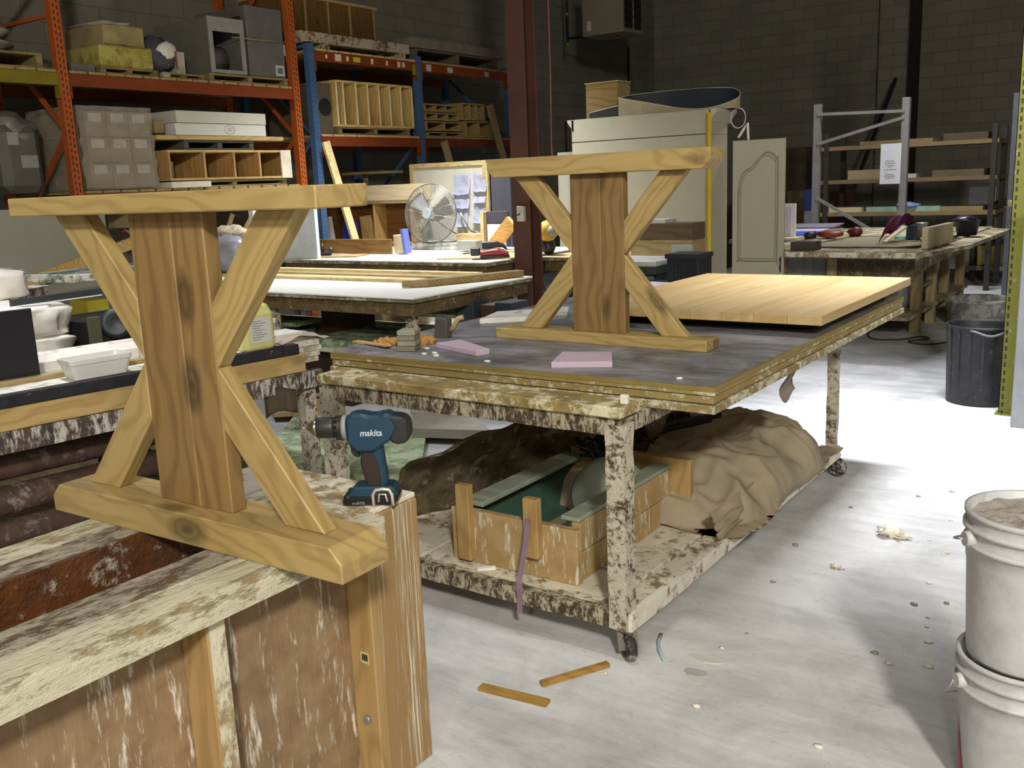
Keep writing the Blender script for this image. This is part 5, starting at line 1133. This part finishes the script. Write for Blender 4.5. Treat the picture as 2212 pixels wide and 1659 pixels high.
for k, (px, w) in enumerate(((1712, .2), (1735, .18), (1758, .24))):
    a = Wy(px, 570, 9.0+.02*k); tag(M().b(a.x-w/2, 9.0+.02*k, .0, a.x+w/2, 9.03+.02*k, .76).o('grey_board', plain('8A8A84', .6)), '%s grey board standing under the left part of the wooden worktable' % ('leftmost', 'middle', 'widest')[k], 'board', 'grey boards under the worktable')
m = M().grid(lambda u, v: V((-2.95+1.05*u+.1*v, 8.75+1.4*v, .852+.012+.004*noise.noise(V((u*3, v*3, 1))))), 6, 6, .01); tag(m.o('pale_sheet', plain('C4BA9A', .6)), 'pale sheet covering the middle of the wooden worktable', 'sheet')
t = T('maroon_cloth', 'maroon cloth draped over a slanting board on the wooden worktable', 'cloth', Wz(1930, 505, .86))
p, q = Wy(1912, 520, 9.3), Wy(1958, 487, 9.55)
d_ = (q-p)
def cl(u, v):
    w = (v-.5)*2
    c = p+d_*u+V((0, 0, .03+.05*sin(min(1, u*1.3)*pi)))
    return V((c.x+.02*w, c.y+.2*w, c.z+.085*(1-w*w)-.07*max(0, -w)**3*(1-u*.6)+.012*noise.noise(V((u*5, v*5, 2)))-.05*max(0, .25-u)*4*(1-w*w)))
M().grid(cl, 24, 24, .01).o('cloth', plain('6A2148', .85, 0, .1), t)
M().beam(p+V((.03, -.16, -.0)), q+V((.02, -.16, .0)), .06, .015).o('board', plain('D2CAA8', .6), t)
a = Wz(1990, 518, .865); tag(M().lathe(a, [(0, 0), (.05, 0), (.052, .14), (.056, .145), (.054, .16), (.048, .155), (0, .15)], 20).o('tin_can', plain('A5A49A', .35, .5)), 'pale tin can standing beside the maroon cloth', 'can')
tag(M().b(a.x-.13, a.y-.03, .864, a.x-.06, a.y+.1, 1.0).o('teal_jar', plain('22404A', .4)), 'dark teal jar between the maroon cloth and the tin can', 'jar')
tag(M().beam(a+V((.05, .15, .05)), a+V((.22, .25, .06)), .13, .012).o('grey_scraper', plain('6E6A60', .5)), 'grey blade leaning right of the tin can', 'blade')
for k, (px, py) in enumerate(((1945, 518), (2000, 522))):
    b = Wz(px, py, .865); tag(M().ob(b+V((0, .1, .015)), (.14, .2, .03), Matrix.Rotation(.2, 3, 'Z')).o('mint_block', plain('8EB8A4', .6)), 'mint green block %s' % ('left of the tin can', 'right of the tin can')[k], 'block', 'mint blocks')
p, q = Wz(2010, 534, .851), Wz(2068, 524, .851)
t = T('upright_board', 'tan board standing on edge at the right end of the wooden worktable', 'board', (p.x, p.y, .851))
p2 = V((-1.82, 8.85, 0)); M().beam((-1.835, 8.72, .94), (-1.79, 9.55, .94), .05, .178, (0, 0, 1), .003).o('board', plain('BDAE8C', .6, 0, .05), t)
b = Wz(2088, 508, .852)
t = T('dark_bucket', 'dark bag-lined bucket at the far right corner of the wooden worktable', 'bucket', b)
M().lathe(b, [(0, 0), (.09, 0), (.12, .15), (.125, .15), (.1, .13), (0, .02)], 24).o('bucket', plain('26242E', .5), t); M().blob(b+V((-.03, 0, .15)), (.1, .1, .05), 2, .4, 3, 2).o('bag', plain('33313C', .35), t)
t = T('red_drill', 'red and black power tool lying on the left of the wooden worktable', 'power tool', Wz(1770, 516, .855))
a = Wz(1765, 516, .858)
M().cyl(a+V((-.12, -.03, .03)), a+V((-.02, .02, .04)), .035, .04, 12).o('motor', BLACK, t); M().blob(a+V((.10, .12, .04)), (.14, .09, .04), 2, .35, 3, 1).o('body', plain('7A2C18', .5), t)
M().beam(a+V((.08, .1, .075)), a+V((.2, .2, .085)), .05, .02).o('label', plain('B4AFA4', .6), t); M().blob(a+V((.30, .28, .05)), (.08, .05, .05), 2, .4, 3, 5).o('handle', plain('5A1C14', .5), t)
tag(M().b(-2.90, 8.45, .851, -2.68, 8.62, .93).o('dark_block', plain('3A362E', .6)), 'dark block at the left front of the wooden worktable', 'block')
for k, (px, py) in enumerate(((1935, 527), (1960, 525), (1915, 531))):
    a = Wz(px, py, .852); tag(M().ob(a+V((0, 0, .01)), (.18, .05, .02), Matrix.Rotation(.1*k, 3, 'Z')).o('wood_offcut', DIM_X), '%s brown wood offcut at the front edge of the wooden worktable' % ('middle', 'right', 'left')[k], 'wood offcut', 'wood offcuts on the worktable')
# second bench behind with sheets
t = T('sheet_bench', 'grey bench stacked with coloured foam sheets left of the grey rack upright', 'bench', (-3.6, 11.0, 0))
M().b(-4.1, 9.95, .80, -3.34, 11.9, .84).o('top', plain('7E7C78', .6), t); M().b(-4.05, 10.0, 0, -3.38, 10.05, .8).o('panel', plain('6E6C66', .6), t); M().b(-3.4, 10.051, .1, -3.37, 11.8, .8).o('panel', plain('7A7872', .6), t)
for k, (y0, y1, z, c, w) in enumerate(((10.0, 10.6, .84, 'C4BE8A', 'yellow'), (10.3, 11.2, .855, '3A50B4', 'blue'), (10.7, 11.7, .87, 'BBAFC8', 'pale pink'), (11.1, 11.88, .89, '7E7C84', 'grey'))):
    tag(M().ob((-3.68, (y0+y1)/2, z+.008), (.6, y1-y0, .014), Matrix.Rotation(.04*k, 3, 'Z')).o('foam_sheet', plain(c, .7)), '%s foam sheet lying on the grey bench' % w, 'foam sheet', 'foam sheets on the grey bench')
a, b = Wy(1698, 440, 10.2), Wy(1718, 440, 10.2)
t = T('white_casing', 'white moulded window casing standing beside the armoire door', 'casing', (a.x, 10.2, .84))
M().b(a.x-.1, 10.2, .841, b.x, 10.24, a.z).o('casing', plain('D8D6DE', .5, 0, .03), t)
for k in range(3): M().b(a.x-.02+.03*k, 10.185, .86, a.x-.005+.03*k, 10.199, a.z-.03).o('bead', plain('BDBBC6', .5), t)

# ================================================================== GREY RACK FRAME, SHELVES AND FAR THINGS
GF = plain('7C7A78', .5, .2)
t = T('grey_rack_upright', 'light grey braced rack upright standing behind the wooden worktable', 'rack upright', (-3.3, 12.0, 0))
for x in (-3.81, -2.79):
    M().b(x-.04, 11.96, 0, x+.04, 12.04, 2.32).o('post', GF, t); M().b(x-.06, 11.94, 0, x+.06, 12.06, .01).o('foot_plate', GF, t)
for p, q in (((-3.8, 2.20), (-2.8, 2.17)), ((-3.8, 1.85), (-2.8, 2.10)), ((-3.8, 1.21), (-2.8, .62)), ((-3.8, .5), (-2.8, .5))): M().beam((p[0], 11.97, p[1]), (q[0], 11.97, q[1]), .04, .035).o('brace', GF, t)
t = T('paper_sign', 'white paper notice with small print hung on the grey rack upright', 'sign', (-2.93, 11.93, 1.35))
M().b(-3.04, 11.925, 1.35, -2.81, 11.93, 1.81).o('sheet', plain('C9CAD0', .7, 0, .03), t)
m = M()
for k, (w, z) in enumerate(((.11, 1.61), (.13, 1.585), (.10, 1.56), (.05, 1.54), (.14, 1.51), (.11, 1.455), (.13, 1.435), (.10, 1.415))):
    x = -2.925-w/2
    for j in range(int(w/.014)): m.b(x+j*.014, 11.9235, z, x+j*.014+.009, 11.925, z+.009)
m.o('print', plain('75757E', .7), t)
t = T('timber_rack', 'dim cantilever timber rack with three loaded shelves against the far wall', 'timber rack', (-2.8, 13.4, 0))
for x in (-4.0, -2.0):
    for y in (13.02, 13.75): M().b(x-.03, y-.03, 0, x+.03, y+.03, 2.0).o('post', plain('2A2822', .6), t)
for z, c in ((1.78, '7A6644'), (1.35, '6E5C40'), (.93, '7E6C48')): M().b(-4.1, 13.0, z, -1.95, 13.8, z+.05).o('shelf', plain(c, .8), t)
rr_ = random.Random(3)
for z, L_ in ((.98, ((-4.05, .5, .06, 'C0AE88', 'pale boards'), (-3.5, .9, .06, '8AA894', 'mint green sheets'), (-2.6, .5, .05, '8C7A58', 'brown offcuts'))), (1.40, ((-3.75, .5, .12, '8E7C5C', 'tan boards'), (-3.2, .3, .05, 'A8A090', 'pale strip'), (-2.7, .6, .08, '5E503A', 'boards with shade in their colour'))), (1.83, ((-3.6, .9, .05, '7E6A48', 'long boards'), (-2.6, .5, .09, '4E4230', 'brown boards with shade in their colour')))):  # right-hand boards coloured darker: the light fading to the right is painted in
    for x, w, h, c, l in L_:
        tag(M().ob((x+w/2, 13.3, z+h/2), (w, .4, h), Matrix.Rotation(rr_.uniform(-.06, .06), 3, 'Z')).o('stored_boards', plain(c, .8)), '%s on the %s shelf of the timber rack' % (l, {.98: 'lowest', 1.40: 'middle', 1.83: 'top'}[z]), 'boards', 'boards on the timber rack')
tag(M().blob((-2.98, 13.15, 1.05), (.16, .1, .05), 2, .4, 3, 3).o('blue_bag', plain('6A86B0', .5)), 'pale blue bag on the lowest shelf of the timber rack', 'bag')
a, b = Wy(1935, 170, 17.2), Wy(1826, 455, 14.6)
tag(M().beam(a, b, .05, .05).o('conveyor_pipe', plain('33323A', .4, .4)), 'long dark pipe leaning from the far pilaster behind the rack frame', 'pipe')
a, b = Wy(1738, 410, 13.6), Wy(1755, 455, 13.6)
t = T('blue_white_carton', 'white carton with a blue top beside the grey rack upright', 'carton', (a.x, 13.6, 0))
M().b(a.x, 13.6, .0, b.x, 13.75, b.z+.0).o('lower_half', plain('8A8C92', .6), t); M().b(a.x, 13.6, b.z+.001, b.x, 13.75, a.z).o('blue_half', plain('2A3E8A', .5), t)
tag(M().b(-5.0, 14.4, 0, -4.15, 14.9, 1.25).o('brown_carton', plain('4E3A1E', .8)), 'tall dark brown carton behind the timber rack', 'carton')
for k, (x, z) in enumerate(((-5.2, 1.9), (-5.8, 1.45), (-6.4, .9))): tag(M().ob((x, 15.2, z/2), (.5-.1*k, .3, z), Matrix.Rotation(.05*k, 3, 'Z')).o('stacked_timber', plain(('3A3222', '4A3E26', '2E281C')[k], .9)), '%s of the dark timber stacks left of the timber rack' % ('tallest', 'middle', 'lowest')[k], 'timber', 'dark timber stacks')
a, b = Wy(2092, 405, 14.6), Wy(2147, 560, 14.6)
tag(M().beam((a.x+.17, 14.62, .0), (a.x+.17, 14.7, a.z), .34, .03, (0, 1, 0)).o('grey_sheet', plain('6E6C68', .7)), 'tall grey sheet leaning behind the small shop cart', 'sheet')
t = T('shop_cart', 'small wheeled shop cart with grey shelves near the yellow rack post', 'cart', (-2.15, 14.3, 0))
for x in (-2.42, -1.75):
    for y in (14.1, 14.5): M().b(x-.03, y-.03, .12, x+.03, y+.03, .98 if x > -2 else .66).o('post', plain('8A8276', .6), t)
for z in (.14, .62): M().b(-2.45, 14.08, z, -1.72, 14.52, z+.06).o('shelf', plain('8A8882', .6), t)
M().b(-2.32, 14.1, .95, -1.72, 14.5, .985).o('shelf', plain('7E7C7A', .6), t); M().b(-2.30, 14.1, .84, -1.72, 14.14, .87).o('rail', plain('6E5638', .7), t)
for x in (-2.35, -1.85): M().cyl((x-.02, 14.15, .055), (x+.02, 14.15, .055), .055, n=16).o('wheel', plain('6A6864', .6), t)
t = T('yellow_pail', 'yellow square pail with a dark lid on the lower shelf of the shop cart', 'pail', (-2.15, 14.25, .2))
M().ob((-2.17, 14.25, .335), (.26, .24, .27), None, .01, 1.08).o('body', plain('B49A1A', .5), t); M().b(-2.31, 14.12, .47, -2.03, 14.38, .53, .006).o('lid', plain('2A2A2E', .5), t); M().b(-2.27, 14.115, .25, -2.17, 14.13, .42).o('worn_label', plain('B5AF8E', .6), t)
M_ = tag(M().blob((-1.95, 14.3, 1.03), (.2, .12, .05), 2, .5, 3, 1).o('cloth_heap', plain('55524E', .9)), 'grey heap on the top shelf of the shop cart', 'heap')
a = Wy(2182, 200, 12.0); tag(M().b(-1.74, 12.4, 0, -1.67, 12.47, 2.3).o('grey_post', plain('5A5C66', .5, .2)), 'dim blue grey post between the shop cart and the yellow rack post', 'post')
tag(M().cyl(Wy(2178, 440, 9.0), Wy(2215, 438, 9.0), .03, n=12).o('paper_roll', plain('C8BE9C', .7)), 'short pale tube showing beside the yellow rack post', 'tube')

# ================================================================== HEATER, PIPES
t = T('unit_heater', 'beige ceiling-hung unit heater with dark louvres, top centre', 'heater', (-6.7, 13.0, 3.6))
HB = plain('7A705C', .5, .1, .05); hx0, hx1, hy0, hy1, hz0, hz1 = -7.68, -6.98, 13.0, 13.62, 3.63, 4.5
M().b(hx0, hy0, hz0, hx1-.02, hy1, hz1, .004).o('casing', HB, t)
M().b(hx1-.019, hy0+.05, hz0+.06, hx1-.015, hy1-.05, hz1-.05).o('louvre_opening', plain('0D0C0B', .8), t)
for k in range(7): M().beam((hx1-.008, hy0+.05, hz0+.12+k*.11), (hx1-.008, hy1-.05, hz0+.12+k*.11), .03, .006, (1, 0, 1.2)).o('louvre', plain('3A362E', .5), t)
M().b(hx1-.014, hy0+.295, hz0+.06, hx1, hy0+.315, hz1-.05).o('mullion', HB, t)
for z0, z1 in ((hz0, hz0+.06), (hz1-.05, hz1)): M().b(hx1-.019, hy0, z0, hx1, hy1, z1).o('face_trim', HB, t)
M().b(-7.6, 12.998, 3.70, -7.53, 12.9995, 3.84).o('sticker', plain('A5A5A8', .6), t)
for x in (-7.6, -7.1): M().cyl((x, 13.3, hz1), (x, 13.3, CZ), .008, n=6).o('hanger_rod', BLACK, t)
t = T('gas_pipe', 'black gas pipe with brass fittings left of the ceiling heater', 'pipe', (-8.25, 13.5, 3.6))
M().tube([(-8.25, 13.5, CZ), (-8.25, 13.5, 3.62)], .022, 8).tube([(-8.25, 13.5, 3.72), (-7.9, 13.5, 3.70), (-7.68, 13.4, 3.70)], .018, 8).o('pipe', plain('14120E', .5), t)
M().cyl((-8.25, 13.5, 3.60), (-8.25, 13.5, 3.66), .028, n=10).cyl((-8.25, 13.5, 4.05), (-8.25, 13.5, 4.11), .028, n=10).o('brass_fitting', plain('8A6E2A', .4, .5), t)
p = Wx(1357, 90, -8.97); q = Wx(1358, 190, -8.97)
tag(M().tube([(p.x, p.y, 3.95), (p.x, p.y, .3)], .018, 6).o('wall_conduit', plain('1A1814', .6)), 'thin black conduit running down the wall below the heater', 'conduit')
tag(M().cyl((-7.25, 13.3, 3.58), (-7.25, 13.3, 3.629), .03, n=10).o('red_fitting', plain('6A1E12', .5)), 'small dark red fitting under the ceiling heater', 'fitting')
p = Wx(1222, 265, -8.96)
tag(M().tube([(p.x, p.y, 2.0), (p.x, p.y, p.z), (p.x, p.y+1.6, p.z+.05)], .016, 6).o('wall_pipe', plain('1C1A16', .6)), 'thin black pipe bent along the wall behind the armoire', 'pipe')
bpy.context.view_layer.update()
